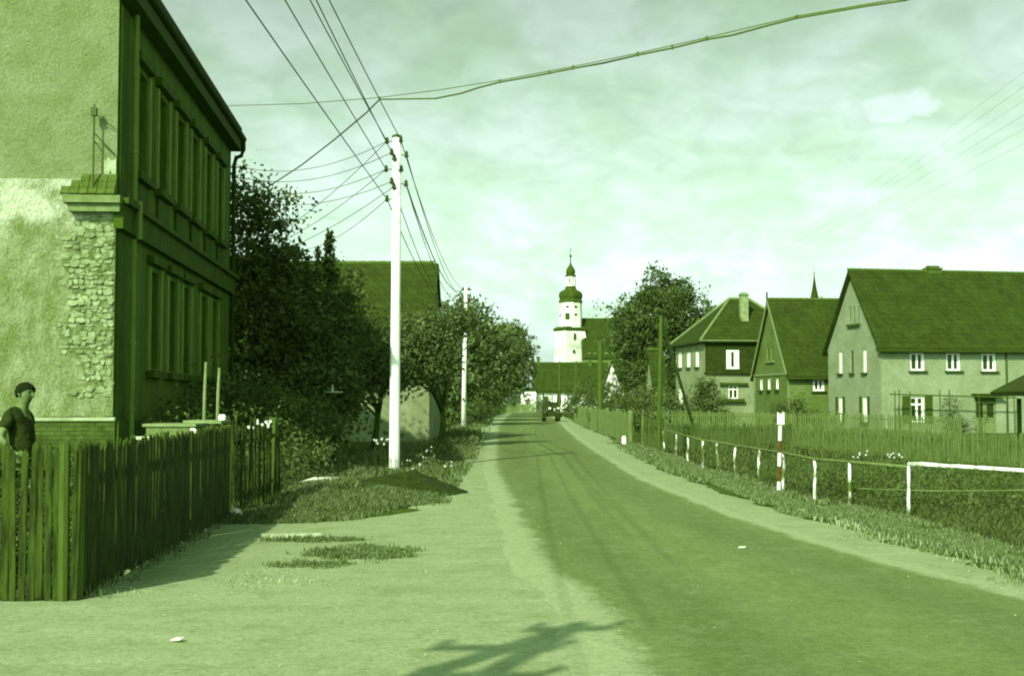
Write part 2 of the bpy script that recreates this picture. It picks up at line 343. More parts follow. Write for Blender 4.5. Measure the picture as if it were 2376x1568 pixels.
xs = list(np.arange(-16, 26, .4)); xs = list(-16 - np.geomspace(.5, 500, 24))[::-1] + xs + list(26 + np.geomspace(.5, 600, 26))
gy = [-30, -15, -8] + list(np.arange(-5, 62, .4)) + list(np.geomspace(62.5, 1500, 90))
vs = []; fs = []
for y in gy:
    for x in xs:
        e = 0
        if x < ip(DT_L, y) - .1 or x > ip(SH_R, y) + .1: e = wob(x, y, .03, .7)
        else: e = -.03
        vs.append((x, y, h(x, y) + e - .01))
nx = len(xs)
for i in range(len(gy) - 1):
    for j in range(nx - 1): k = i * nx + j; fs.append((k, k + 1, k + nx + 1, k + nx))
tag(MB().add(vs, fs).build('ground', m_turf, smooth=True), kind='structure')
grid_sheet('dirt_verge', lambda y: (ip(DT_L, y), ip(SH_R, y)), ys, 26, .010, m_dirt, jl=.32, jr=.26, taper=.04)
grid_sheet('road', lambda y: (ip(ROAD_L, y) - .32, ip(ROAD_R, y) + .22), ys, 18, .020, m_asph, jl=.10, jr=.08, taper=.0085)

# ------------------------------------------------------------------ leaves and trees
def leaf_mesh(name, pts, size, m, parent=None, tones=None, loc=None, flat=0.0):
    n = len(pts); o0 = np.zeros(3)
    q = parent
    while q is not None: o0 += np.array(q.location); q = q.parent
    if loc is not None: o0 += np.array(loc)
    pts = pts - o0
    a = rng.normal(size=(n, 3)); a[:, 2] *= (1 - flat); a /= np.linalg.norm(a, axis=1)[:, None]
    b = rng.normal(size=(n, 3)); b -= (b * a).sum(1)[:, None] * a; b /= np.linalg.norm(b, axis=1)[:, None]
    s = size * (rng.uniform(.45, 1.0, n) + .7 * rng.uniform(0, 1, n) ** 4)[:, None]
    V = np.stack([pts - a * s, pts + b * s * .55, pts + a * s, pts - b * s * .55], 1).reshape(-1, 3)
    me = bpy.data.meshes.new(name); me.vertices.add(4 * n); me.vertices.foreach_set('co', V.ravel())
    me.loops.add(4 * n); me.loops.foreach_set('vertex_index', np.arange(4 * n)); me.polygons.add(n)
    me.polygons.foreach_set('loop_start', np.arange(n) * 4); me.polygons.foreach_set('loop_total', np.full(n, 4)); me.update()
    at = me.attributes.new('tone', 'FLOAT', 'FACE'); at.data.foreach_set('value', tones if tones is not None else rng.uniform(0, 1, n))
    me.materials.append(m); o = bpy.data.objects.new(name, me); col.objects.link(o)
    if parent is not None: o.parent = parent
    if loc is not None: o.location = loc
    return o
def crown_pts(blobs, n, clump=.28, per=26, shell=.55, zmin=None):
    vol = np.array([b[3] * b[4] * b[5] for b in blobs]) ** .8; vol /= vol.sum(); out = []; ton = []; cl = []
    nc = max(3, n // per)
    for b, k in zip(blobs, (vol * nc).astype(int) + 1):
        d = rng.normal(size=(k, 3)); d /= np.linalg.norm(d, axis=1)[:, None]; r = shell + (1 - shell) * rng.uniform(0, 1, k) ** .6
        sd = rng.uniform(0, 50); r *= 1 + .13 * rng.normal(size=k) + np.array([.42 * noise.noise(Vector((q[0] * 1.9 + sd, q[1] * 1.9, q[2] * 1.9))) for q in d])
        c = np.array(b[:3]) + d * r[:, None] * np.array(b[3:6]); cl.append(c)
    c = np.vstack(cl); t = rng.uniform(0, .75, len(c)); sz = clump * rng.uniform(.4, 1.7, len(c))
    P_ = np.repeat(c, per, 0) + rng.normal(size=(len(c) * per, 3)) * np.repeat(sz, per)[:, None] * np.array([1, 1, .7])
    tt = np.clip(np.repeat(t, per) + rng.uniform(-.1, .3, len(P_)), 0, 1)
    if zmin is not None:
        k = P_[:, 2] > zmin; P_ = P_[k]; tt = tt[k]
    return P_, tt, c
def tree(name, label, base, trunk_h, trunk_r, blobs, n=6000, size=.09, m=None, clump=.28, group=None, limbs=9, cat='tree', shell=.5, zmin=None, shoots=None):
    base = Vector(base); o = thing(name, label, cat, base, group)
    pts, tt, cl = crown_pts(blobs, n, clump, zmin=zmin, shell=shell)
    if shoots:                                 # upright twigs rising out of the crown
        ex = [];
        for sx, sy, z0, z1, rr in shoots:
            k = int((z1 - z0) * 170); zz_ = rng.uniform(z0, z1, k); f = 1 - (zz_ - z0) / (z1 - z0 + .01) * .6
            ex.append(np.stack([sx + rng.normal(size=k) * rr * f + (zz_ - z0) * .06 * math.sin(sx * 9), sy + rng.normal(size=k) * rr, zz_], 1))
        ex = np.vstack(ex); pts = np.vstack([pts, ex]); tt = np.concatenate([tt, rng.uniform(0, .6, len(ex))])
    leaf_mesh('crown', pts, size, m or m_leaf, o, tt)
    t = MB(); top = base + Vector((random.uniform(-.2, .2), random.uniform(-.2, .2), trunk_h))
    mid = (base + top) / 2 + Vector((random.uniform(-.1, .1), 0, 0)); t.tube([base - Vector((0, 0, .2)), mid, top], [trunk_r * 1.25, trunk_r, trunk_r * .75], 9)
    t.build('trunk', m_bark, o, smooth=True)
    lm = MB(); idx = rng.choice(len(cl), min(limbs, len(cl)), replace=False)
    for i in idx:
        e = Vector(cl[i]); s = top - Vector((0, 0, random.uniform(0, trunk_h * .3))); c = (s + e) / 2 + Vector((0, 0, .25))
        lm.tube([s, c, e], [trunk_r * .5, trunk_r * .3, trunk_r * .1], 6)
    lm.build('limbs', m_bark, o, smooth=True)
    return o
def bush(name, label, blobs, n, size=.06, m=None, clump=.18, group=None, cat='bush'):
    b = blobs[0]; base = Vector((b[0], b[1], h(b[0], b[1]))); o = thing(name, label, cat, base, group)
    pts, tt, cl = crown_pts(blobs, n, clump, zmin=base.z, shell=.45); leaf_mesh('foliage', pts, size, m or m_leaf, o, tt)
    s = MB()
    for i in range(6):
        e = Vector(cl[random.randrange(len(cl))]); s.tube([base + Vector((random.uniform(-.1, .1), random.uniform(-.1, .1), -.05)), (base + e) / 2 + Vector((0, 0, .1)), e], [.03, .02, .008], 5)
    s.build('stems', m_bark, o); return o

# ------------------------------------------------------------------ walls with real openings
def clip(poly, a, b, c):                        # keep a*x+b*z<=c
    out = []
    for i in range(len(poly)):
        p, q = poly[i], poly[(i + 1) % len(poly)]; fp = a * p[0] + b * p[1] - c; fq = a * q[0] + b * q[1] - c
        if fp <= 1e-9: out.append(p)
        if (fp < -1e-9 and fq > 1e-9) or (fp > 1e-9 and fq < -1e-9):
            t = fp / (fp - fq); out.append((p[0] + (q[0] - p[0]) * t, p[1] + (q[1] - p[1]) * t))
    return out
def wall_face(mb, o, d, nrm_, W, z0, z1, holes=(), depth=.16, gable=None):
    """o origin (Vector, z ignored), d direction, nrm_ outward; gable = apex height; holes (s0,s1,z0,z1)"""
    xsn = sorted({0, W, *[q for a in holes for q in a[:2]], *([W / 2] if gable else [])}); top = gable or z1
    zs = sorted({z0, z1, top, *[q for a in holes for q in a[2:4]]})
    pt = lambda s_, z_, k=0: Vector((o.x, o.y, 0)) + d * s_ + Vector((0, 0, z_)) - nrm_ * k
    for i in range(len(xsn) - 1):
        for j in range(len(zs) - 1):
            a, b = xsn[i], xsn[i + 1]; c, e = zs[j], zs[j + 1]; ms_, mz = (a + b) / 2, (c + e) / 2
            if any(q[0] < ms_ < q[1] and q[2] < mz < q[3] for q in holes): continue
            poly = [(a, c), (b, c), (b, e), (a, e)]
            if gable:
                k = (gable - z1) / (W / 2)
                poly = clip(poly, -k, 1, z1)               # z <= z1 + k*s
                if poly: poly = clip(poly, k, 1, z1 + k * W)   # z <= z1 + k*(W-s)
            if len(poly) >= 3:
                f = [pt(*p) for p in poly]; mb.add(f, [tuple(range(len(f)))])
    for a, b, c, e in holes:
        q = [pt(a, c), pt(b, c), pt(b, e), pt(a, e)]; r = [pt(a, c, depth), pt(b, c, depth), pt(b, e, depth), pt(a, e, depth)]
        mb.add(q + r, [(0, 1, 5, 4), (1, 2, 6, 5), (2, 3, 7, 6), (3, 0, 4, 7)])
def window(parent, o, d, nrm_, hole, depth=.12, style='cross', fm=None, sill=True, curtain=0, sw=.07, shutters=False, label=None, pane=None):
    a, b, c, e = hole; fm = fm or m_white
    pt = lambda s_, z_, k=0: Vector((o.x, o.y, 0)) + d * s_ + Vector((0, 0, z_)) - nrm_ * k
    W_, H_ = b - a, e - c; mid = (a + b) / 2
    fr = MB(); k = depth
    def bar(s0, s1, z0, z1, th=.05, kk=0): fr.box(pt((s0 + s1) / 2, (z0 + z1) / 2, k + kk), (s1 - s0, th, z1 - z0), ux=d, uy=nrm_)
    bar(a + .001, b - .001, c + .001, c + sw); bar(a + .001, b - .001, e - sw, e - .001); bar(a + .001, a + sw, c + sw, e - sw); bar(b - sw, b - .001, c + sw, e - sw)
    if style == 'cross':
        bar(mid - sw * .55, mid + sw * .55, c + sw, e - sw, .054); bar(a + sw, b - sw, c + H_ * .66, c + H_ * .66 + sw, .058)
    elif style == 'mull': bar(mid - sw * .5, mid + sw * .5, c + sw, e - sw, .054)
    wn_ = fr.build('window', fm, parent)
    MB().box(pt(mid, (c + e) / 2, k + .04), (W_ - .01, .012, H_ - .01), ux=d, uy=nrm_).build('pane', pane or m_glass, wn_)
    if curtain:
        cu = MB(); n = 10; cw = W_ * curtain
        for sd in ((a + .03, 1), (b - .03, -1)):
            vsx = []
            for i in range(n + 1): s_ = sd[0] + sd[1] * cw * .5 * i / n; kk = k + .032 - .0 + .003 * math.sin(i * 2.2); vsx += [pt(s_, c + .05, kk), pt(s_, e - .05, kk)]
            cu.add(vsx, [(2 * i, 2 * i + 2, 2 * i + 3, 2 * i + 1) for i in range(n)])
        cu.build('curtain', m_curtain, wn_)
    if sill: MB().box(pt(mid, c - .05, -.06), (W_ + .24, .2, .1), ux=d, uy=nrm_).build('sill', m_sill, wn_)
    if shutters:
        for s_ in (a - W_ * .27, b + W_ * .27):
            sh = MB(); sh.box(pt(s_, (c + e) / 2, -.035), (W_ * .5, .04, H_ + .1), ux=d, uy=nrm_)
            for z_ in (c + .1, (c + e) / 2, e - .1): sh.box(pt(s_, z_, -.062), (W_ * .5 - .06, .02, .07), ux=d, uy=nrm_)
            sh.build('shutter', m_shutter, parent)
    return wn_
def gable_roof(parent, C, u, v, L_, W, eave, ridge, ov=.35, th=.16, m=None, verge=.35, me=None, ridge_caps=True, v1=None):
    """two slabs + ridge caps; u along ridge, v across"""
    m = m or m_roof; k = (ridge - eave) / (W / 2); C = Vector((C.x, C.y, 0)); sl = math.sqrt(1 + k * k)
    rb = MB(); v1 = verge if v1 is None else v1
    for sgn, e0 in ((1, 0), (-1, W)):
        prof = [(e0 - sgn * ov, eave - k * ov), (W / 2, ridge)]
        A = [C + u * (-verge) + v * p[0] + Vector((0, 0, p[1])) for p in prof]; B = [C + u * (L_ + v1) + v * p[0] + Vector((0, 0, p[1])) for p in prof]
        up = Vector((0, 0, th * sl)); q = [A[0] + up, B[0] + up, B[1] + up, A[1] + up, A[0] + Vector((0, 0, .02)), B[0] + Vector((0, 0, .02)), B[1] + Vector((0, 0, .02)), A[1] + Vector((0, 0, .02))]
        rb.add(q, [(0, 1, 2, 3), (7, 6, 5, 4), (0, 4, 5, 1), (1, 5, 6, 2), (0, 3, 7, 4)])
    r = fix(rb.build('roof', m, parent))
    if ridge_caps:
        rc = MB(); n = int((L_ + verge + v1) / .42)
        for i in range(n):
            p = C + u * (-verge + (i + .5) * .42) + v * (W / 2) + Vector((0, 0, ridge + th * sl + .01))
            rc.tube([p - u * .23, p + u * .21], [.10, .12], 7)
        rc.build('ridge_tiles', m_tile, r)
    return r
def chimney(parent, p, w_, d_, z0, z1, m, u=Vector((1, 0, 0))):
    c = MB(); c.box((p.x, p.y, (z0 + z1) / 2), (w_, d_, z1 - z0), ux=u); c.box((p.x, p.y, z1 + .05), (w_ + .14, d_ + .14, .1), ux=u); c.box((p.x, p.y, z1 + .16), (w_ * .8, d_ * .8, .14), ux=u)
    return c.build('chimney', m, parent)
def frame_uv(th): u = Vector((math.cos(th), math.sin(th), 0)); return u, Vector((-u.y, u.x, 0))

Z = Vector((0, 0, 1))
def on(C, d, px, py=880):                       # distance along a wall line seen at px, and height seen at py there
    r = ray(px, py); k = r.x / r.y; s = (k * C.y - C.x) / (d.x - k * d.y); y = C.y + d.y * s
    return s, EYE + r.z / r.y * y
def holes_of(C, d, rects):
    out = []
    for x0, x1, y0, y1 in rects:
        s0, a = on(C, d, x0, y0); s1, b = on(C, d, x1, y1); out.append((min(s0, s1), max(s0, s1), min(a, b), max(a, b)))
    return out

# ------------------------------------------------------------------ big house on the left
C0 = Vector((-7.0, 22.5, 0)); df = Vector((-.0768, 1, 0)).normalized(); de = Vector((-1, -.0768, 0)).normalized(); nf = -de; ne = -df
lh = thing('town_house', 'tall two storey house at the left, stones bared at its sunlit end wall', 'house', (C0.x - 4.5, C0.y + 6.5, 0))
up = [(1.5, 2.43), (3.5, 4.5), (5.5, 6.5), (7.4, 8.4), (9.45, 10.4), (11.4, 12.3)]
lo = [(2.9, 3.8), (4.8, 5.7), (6.5, 7.4), (8.9, 9.9), (10.6, 11.6)]
uh = [(a, b, 6.0, 7.95) for a, b in up]; lhh = [(a, b, 2.3, 4.25) for a, b in lo]
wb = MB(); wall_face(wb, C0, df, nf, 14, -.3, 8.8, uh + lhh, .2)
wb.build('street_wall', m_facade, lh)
wb = MB(); wall_face(wb, C0, de, ne, 9, -.3, 9.5, (), gable=12.2); wall_face(wb, C0 + df * 14, de, -ne, 9, -.3, 9.5, (), gable=12.2)
wall_face(wb, C0 + de * 9, df, de, 14, -.3, 9.5); wb.build('end_wall', m_plaster, lh)
for q in uh + lhh:
    window(lh, C0, df, nf, q, .18, 'cross', fm=m_quoin, sill=False, sw=.05, pane=mat('dark_pane', .03, rough=.5, spec=.1))
for a, b, c, e in uh + lhh:
    for s_ in (a - .13, b + .13): MB().box(C0 + df * s_ + nf * .03 + Z * ((c + e) / 2), (.22, .06, e - c + .1), ux=df, uy=nf).build('window_surround', m_surround, lh)
    MB().box(C0 + df * ((a + b) / 2) + nf * .07 + Z * (e + .2), (b - a + .5, .14, .16), ux=df, uy=nf).build('lintel', m_quoin, lh)
    MB().box(C0 + df * ((a + b) / 2) + nf * .08 + Z * (c - .12), (b - a + .5, .18, .14), ux=df, uy=nf).build('sill', m_quoin, lh)
    if c > 5: MB().box(C0 + df * ((a + b) / 2) + nf * .035 + Z * (c - .47), (b - a + .1, .05, .5), ux=df, uy=nf).build('apron', m_quoin, lh)
sb = MB(); sb.box(C0 + df * 7.02 + nf * .07 + Z * 4.94, (14.3, .16, .52), ux=df, uy=nf); sb.box(C0 + df * 7.02 + nf * .15 + Z * 5.17, (14.34, .2, .1), ux=df, uy=nf)
sb.box(C0 + df * 7.0 + nf * .045 + Z * .55, (14.06, .11, 1.5), ux=df, uy=nf)
sb.build('string_course', m_quoin, lh)
sb = MB(); sb.box(C0 + df * .3 + nf * .02 + Z * 6.98, (.46, .05, 3.5), ux=df, uy=nf); sb.box(C0 + df * .3 + nf * .02 + Z * 3.0, (.46, .05, 3.3), ux=df, uy=nf)
sb.build('corner_pilaster', m_quoin, lh)
sb = MB(); sb.tube([C0 + df * .8 + nf * .14 + Z * z_ for z_ in (8.75, 5.3)], .055, 8); sb.tube([C0 + df * .8 + nf * .24 + Z * z_ for z_ in (5.3, 4.6)], .055, 8); sb.tube([C0 + df * .8 + nf * .14 + Z * z_ for z_ in (4.6, .2)], .055, 8)
for z_ in (7.6, 6.2, 4.3, 2.7, 1.5): sb.tube([C0 + df * .8 + nf * .14 + Z * (z_ - .03), C0 + df * .8 + nf * .14 + Z * (z_ + .03)], .075, 8)
sb.build('downpipe', m_surround, lh)
sb = MB(); sb.box(C0 + df * 7 + nf * .15 + Z * 8.98, (14.06, .30, .36), ux=df, uy=nf)
sb.build('box_eave', m_soffit, lh)
lroof = gable_roof(lh, C0, df, de, 14, 9, 9.5, 12.3, ov=.30, th=.14, m=m_roofdark, verge=.06, ridge_caps=False)
sb = MB(); sb.tube([C0 + df * s_ + nf * .35 + Z * 9.17 for s_ in (-.1, 14.1)], .085, 8); sb.build('gutter', m_roofdark, lh)
sb = MB(); sb.tube([C0 + df * 13.95 + nf * .36 + Z * 9.15, C0 + df * 14 + nf * .36 + Z * 8.85, C0 + df * 14 + nf * .3 + Z * 8.68, C0 + df * 14 + nf * .15 + Z * 8.62, C0 + df * 13.95 + nf * .1 + Z * 8.4, C0 + df * 13.95 + nf * .1 + Z * .3], .06, 8)
sb.build('downpipe', m_roofdark, lh)
# lower render, pale patch, plinth, corner ledge
def slab(name, s0, s1, z0, z1, pr, m, rough=.05, n=26):
    b = MB(); top = [(s0 + (s1 - s0) * i / n, z1 + random.uniform(-rough, rough) * (0 < i < n)) for i in range(n + 1)]
    bot = [(s0 + (s1 - s0) * i / n, z0 + random.uniform(-rough, rough) * 2) for i in range(n + 1)]
    q = lambda s_, z_, k: C0 + de * s_ + ne * k + Z * z_
    vs = [q(*p, pr) for p in top] + [q(*p, pr) for p in bot] + [q(*p, .001) for p in top] + [q(*p, .001) for p in bot]; k = n + 1
    fs = [(i, i + 1, k + i + 1, k + i) for i in range(n)] + [(i, 2 * k + i, 2 * k + i + 1, i + 1) for i in range(n)] + [(k + i, k + i + 1, 3 * k + i + 1, 3 * k + i) for i in range(n)] + [(0, k, 3 * k, 2 * k), (n, 2 * k + n, 3 * k + n, k + n)]
    return fix(b.add(vs, fs).build(name, m, lh))
slab('lower_render', .0, 6, 1.38, 5.56, .03, mat('lower_plaster', .19, .32, 2.6, bump=.7, bscale=16, fine=.26, fscale=24, bs=1.15, lo=.38, hi=.66, detail=10, stretch=(1.4, 1.4, .8), zband=(4.7, 5.56, .52)), .012)
b = MB()                                     # bare rubble stones at the corner
mo = []; nm = 40
for i_ in range(nm + 1):
    zq = 1.85 + 3.0 * i_ / nm; mo.append((.80 + .10 * math.sin(zq * 5) + .10 * noise.noise(Vector((zq * 4, 0, 0))) + random.uniform(-.02, .02) - (.28 * ss((2.7 - zq) / .8)), zq))
mb_ = MB(); 
for i_ in range(nm): mb_.add([C0 + ne * .034 + Z * mo[i_][1], C0 + de * mo[i_][0] + ne * .034 + Z * mo[i_][1], C0 + de * mo[i_ + 1][0] + ne * .034 + Z * mo[i_ + 1][1], C0 + ne * .034 + Z * mo[i_ + 1][1]], [(0, 1, 2, 3)])
mb_.build('rubble_mortar', mat('stone_mortar', .13, .28, 14, bump=.8, bscale=40), lh)
z_ = 1.72
while z_ < 4.88:
    rh = random.uniform(.055, .12); s_ = random.uniform(0, .03); lim = .76 + .10 * math.sin(z_ * 5) + random.uniform(-.12, .12) - (.30 * ss((2.7 - z_) / .8))
    while s_ < lim:
        w_ = random.uniform(.07, .2); p = random.uniform(.02, .08)
        if random.random() < .86:
            k = random.choice((5, 6, 7)); cs_, cz_ = s_ + w_ / 2, z_ + rh / 2 + random.uniform(-.025, .025); ph_ = random.uniform(0, 6); tw_ = random.uniform(.8, 1.15)
            ang = [ph_ + 6.283 * i_ / k + random.uniform(-.25, .25) for i_ in range(k)]; rr = [random.uniform(.8, 1.15) for _ in range(k)]
            tilt = random.uniform(-.35, .35)
            o_ = [C0 + de * (cs_ + math.cos(a) * q_ * w_ * .62) + ne * .03 + Z * (cz_ + math.sin(a) * q_ * rh * .68 * tw_) for a, q_ in zip(ang, rr)]
            n_ = [C0 + de * (cs_ + math.cos(a) * q_ * w_ * .46) + ne * (.03 + p * .55 * (1 + tilt * math.sin(a))) + Z * (cz_ + math.sin(a) * q_ * rh * .48 * tw_) for a, q_ in zip(ang, rr)]
            b.add(o_ + n_, [tuple(range(k, 2 * k))] + [(i_, (i_ + 1) % k, k + (i_ + 1) % k, k + i_) for i_ in range(k)])
        s_ += w_
    z_ += rh
fix(b.build('bare_stonework', m_stone, lh))
b = MB(); b.box(C0 + de * 3 + ne * .03 + Z * .5, (6.1, .10, 1.6), ux=-de, uy=-ne); b.build('brick_plinth', m_brick, lh)
b = MB(); b.box(C0 + de * 3 + ne * .045 + Z * 1.335, (6.1, .12, .06), ux=-de, uy=-ne); b.build('plinth_ledge', m_plaster2, lh)
b = MB(); b.box(C0 + de * .36 + ne * .16 + Z * 5.17, (.98, .32, .13), ux=-de, uy=-ne); b.box(C0 + de * .33 + ne * .12 + Z * 5.03, (.88, .24, .14), ux=-de, uy=-ne)
b.build('cornice_ledge', m_ledge, lh)
b = MB()
for r_ in range(3):                          # small tiled slope above the ledge
    k0, k1 = r_ / 3, (r_ + 1) / 3; wl = .80 - .42 * (k0)
    i = 0; s_ = -.02
    while s_ < wl:
        w_ = .155; c = C0 + de * (s_ + w_ / 2) + ne * (.25 - .22 * (k0 + .17)) + Z * (5.27 + .36 * (k0 + .17))
        ta = (ne * -.25 + Z * .36).normalized(); b.box(c, (w_ - .012, .03, .17), ux=-de, uz=ta, uy=(-de).cross(ta) * -1); s_ += w_
fix(b.build('ledge_tiles', m_tile, lh))
slab('render_scar', .01, .22, 5.64, 5.93, .02, m_plaster2, .06, 6)
b = MB(); mp_ = C0 + de * .36 + ne * .2
b.tube([mp_ + Z * 5.25, mp_ + Z * 6.85], .018, 6); b.box(mp_ + Z * 6.72, (.10, .08, .14)); b.tube([mp_ + Z * 6.35, C0 + de * .03 + ne * .05 + Z * 6.0], .012, 5); b.tube([mp_ + Z * 6.7, C0 + de * .02 + ne * .05 + Z * 6.45], .008, 5); b.tube([mp_ + Z * 6.2, mp_ + de * .0 - ne * .2 + Z * 6.2], .012, 5)
b.build('aerial_mast', m_iron, lh)
b = MB(); rk = C0 + df * 14.05 + nf * .12
b.tube([rk + Z * 7.3, rk + Z * 8.45], .02, 6)
for z_ in (8.35, 8.05, 7.75, 7.45):
    b.tube([rk + Z * z_, rk + nf * .24 + Z * z_], .014, 5); b.lathe(rk + nf * .24 + Z * (z_ - .05), [(.02, 0), (.045, .03), (.03, .07), (.045, .1), (.02, .14)], 8)
b.build('wire_bracket', m_iron, lh)

# ------------------------------------------------------------------ barn behind the white pole
def simple_house(name, label, C, th, L_, W, eave, ridge, mw, mg, front=(), left=(), cat='house', ov=.35, verge=.35, m_r=None, z0=-1.0, v1=None):
    u, v = frame_uv(th); o = thing(name, label, cat, C + u * (L_ / 2) + v * (W / 2))
    b = MB(); wall_face(b, C, u, -v, L_, z0, eave, front); b.build('front_wall', mw, o); b = MB(); wall_face(b, C + v * W, u, v, L_, z0, eave); b.build('rear_wall', mw, o)
    b = MB(); wall_face(b, C, v, -u, W, z0, eave, left, gable=ridge); b.build('gable_wall', mg, o); b = MB(); wall_face(b, C + u * L_, v, u, W, z0, eave, gable=ridge); b.build('gable_wall', mg, o)
    r = gable_roof(o, C, u, v, L_, W, eave, ridge, ov=ov, verge=verge, m=m_r, v1=v1)
    b = MB(); k = (ridge - eave) / (W / 2); b.tube([C + u * (-verge) - v * (ov + .07) + Z * (eave - k * ov + .06), C + u * (L_ + verge) - v * (ov + .07) + Z * (eave - k * ov + .06)], .07, 7); b.build('gutter', m_roofdark, o)
    return o, u, v, r
bo, bu_, bv_, br_ = simple_house('barn', 'long barn with a dark tiled roof behind the white utility pole', Vector((-16.2, 49.5, 0)), 0, 13.0, 9.0, 3.6, 7.25, m_wallC, m_wallC, cat='barn', z0=-.3, verge=.1, v1=.1)

# ------------------------------------------------------------------ farmhouse on the right
C1 = Vector((21.9, 76, 0)); t1 = R(11); u1, v1_ = frame_uv(t1)
FH = holes_of(C1, u1, [(2111, 2146, 803, 860), (2195, 2229, 804, 860), (2277, 2312, 805, 861), (2111, 2146, 920, 979), (2262, 2312, 918, 1000)])
FH[4] = (FH[4][0], FH[4][1], -.45, FH[4][3])
GH = holes_of(C1, v1_, [(1970.5, 1974.5, 712, 750), (1980, 1984, 711, 749), (1990, 1994, 710, 748), (1946, 1954.5, 816, 866), (1974, 1981, 814, 865), (2002, 2011, 811, 864), (1945.5, 1956, 922, 979), (2001, 2013, 921, 979)])
f1, u1, v1_, r1 = simple_house('farmhouse', 'large pale rendered farmhouse at the right with three white cross windows upstairs', C1, t1, 16, 7.2, 4.98, 9.55, m_wallA, m_wallA, FH[:4] + [FH[4]], GH, ov=.35, verge=.28)
for i, q in enumerate(FH[:3]): window(f1, C1, u1, -v1_, q, .1, 'cross', sw=.11, curtain=.3)
window(f1, C1, u1, -v1_, FH[3], .1, 'cross', sw=.11, shutters=True, sill=False, curtain=.25)
a, b_, c, e = FH[4]; dm = MB(); mid = (a + b_) / 2
dr = MB()
for s0, s1 in ((a + .02, mid - .02), (mid + .02, b_ - .02)):
    for (p0, p1, z0_, z1_) in ((s0, s0 + .09, c, e - .35), (s1 - .09, s1, c, e - .35), (s0 + .09, s1 - .09, c, c + .15), (s0 + .09, s1 - .09, e - .44, e - .35), (s0 + .09, s1 - .09, c + 1.0, c + 1.1)):
        dr.box(C1 + u1 * ((p0 + p1) / 2) + v1_ * .1 + Z * ((z0_ + z1_) / 2), (p1 - p0, .06, z1_ - z0_), ux=u1, uy=-v1_)
    dr.box(C1 + u1 * ((s0 + s1) / 2) + v1_ * .12 + Z * (c + .57), (s1 - s0 - .18, .03, .86), ux=u1, uy=-v1_)
door = dr.build('door', mat('pale_green_door', 0.2, 0.27, 5), f1)
MB().box(C1 + u1 * mid + v1_ * .13 + Z * (c + 1.55), (b_ - a - .06, .015, .95), ux=u1, uy=-v1_).build('pane', m_glass, door)
MB().box(C1 + u1 * mid + v1_ * .08 + Z * (e - .17), (b_ - a - .02, .06, .32), ux=u1, uy=-v1_).build('transom', m_sill, door)
MB().box(C1 + u1 * (mid + .1) + v1_ * .05 + Z * (c + 1.05), (.05, .05, .12), ux=u1).build('handle', m_iron, door)
MB().box(C1 + u1 * mid - v1_ * .3 + Z * (e + .1), (b_ - a + .5, .6, .08), ux=u1, uy=-v1_).build('door_canopy', m_sill, f1)
for q in GH[:3]: window(f1, C1, v1_, -u1, q, .08, 'plain', fm=m_sill, sill=False, sw=.05)
sg = MB(); q0, q2 = GH[0], GH[2]; sg.box(C1 + v1_ * ((q0[1] + q2[0]) / 2) - u1 * .06 + Z * (q0[2] - .15), (max(q0[1], q2[1]) - min(q0[0], q2[0]) + .3, .2, .16), ux=v1_, uy=-u1); sg.build('sill', m_sill, f1)
for i, q in enumerate(GH[3:]):
    window(f1, C1, v1_, -u1, q, .08, 'mull', fm=m_white if i != 1 else m_sill, sw=.16 if i != 1 else .06, sill=True, curtain=0 if i == 1 else .8)
    if i >= 3:
        for s_ in (q[0] - .2, q[1] + .2): MB().box(C1 + v1_ * s_ - u1 * .03 + Z * ((q[2] + q[3]) / 2), (.3, .05, q[3] - q[2] + .1), ux=v1_, uy=-u1).build('shutter', m_shutter, f1)
kz = (9.55 - 4.98) / 3.6
eb = MB(); eb.box(C1 + u1 * 8 - v1_ * .17 + Z * 4.72, (16.6, .34, .26), ux=u1, uy=-v1_); eb.build('eave_board', m_roofdark, f1)
cp = C1 + u1 * 5.55 + v1_ * 3.75; chimney(f1, cp, .95, .5, 8.9, 9.95, m_tile, u1)
sp_ = C1 + u1 * 12.0 + v1_ * 3.6; MB().tube([sp_ + Z * 9.6, sp_ + Z * 11.1], .03, 6).build('roof_mast', m_iron, f1)
s0, _ = on(C1, u1, 2334); dp = MB(); dp.tube([C1 + u1 * s0 - v1_ * .1 + Z * 4.7, C1 + u1 * s0 - v1_ * .1 + Z * -.3], .06, 7); dp.build('downpipe', m_sill, f1)
# pergola rail standing before the farmhouse wall
pg0, _ = on(C1, u1, 2046); pg1, _ = on(C1, u1, 2335)
pb = thing('pergola', 'thin dark pergola of posts and a top rail along the farmhouse wall', 'pergola', C1 + u1 * ((pg0 + pg1) / 2) - v1_ * 1.0 + Z * -.5)
rl = MB(); rl.tube([C1 + u1 * pg0 - v1_ * 1 + Z * 2.05, C1 + u1 * pg1 - v1_ * 1 + Z * 1.85], .045, 6); rl.build('top_rail', m_darkwood, pb)
for px, t_ in ((2057, 2.25), (2067, 2.3), (2092, 2.2), (2160, 2.3), (2182, 2.3), (2250, 2.1), (2330, 2.0)):
    s_, _ = on(C1, u1, px); q = MB(); q.tube([C1 + u1 * s_ - v1_ * 1 + Z * -.6, C1 + u1 * s_ - v1_ * 1 + Z * t_], .035, 6); q.build('post', m_darkwood, pb)
cs, _ = on(C1, u1, 2200); cc = C1 + u1 * cs - v1_ * 1.1
bush('climbing_plant', 'loose climbing shrub on the pergola beside the farmhouse door', [(cc.x, cc.y, .6, 1.0, .5, 1.1), (cc.x - .5, cc.y, 1.4, .5, .4, .6), (cc.x + .9, cc.y, .2, .6, .4, .8), (cc.x - .1, cc.y, 1.7, .4, .3, .3)], 1500, .055, m_leaf, .16, cat='shrub')
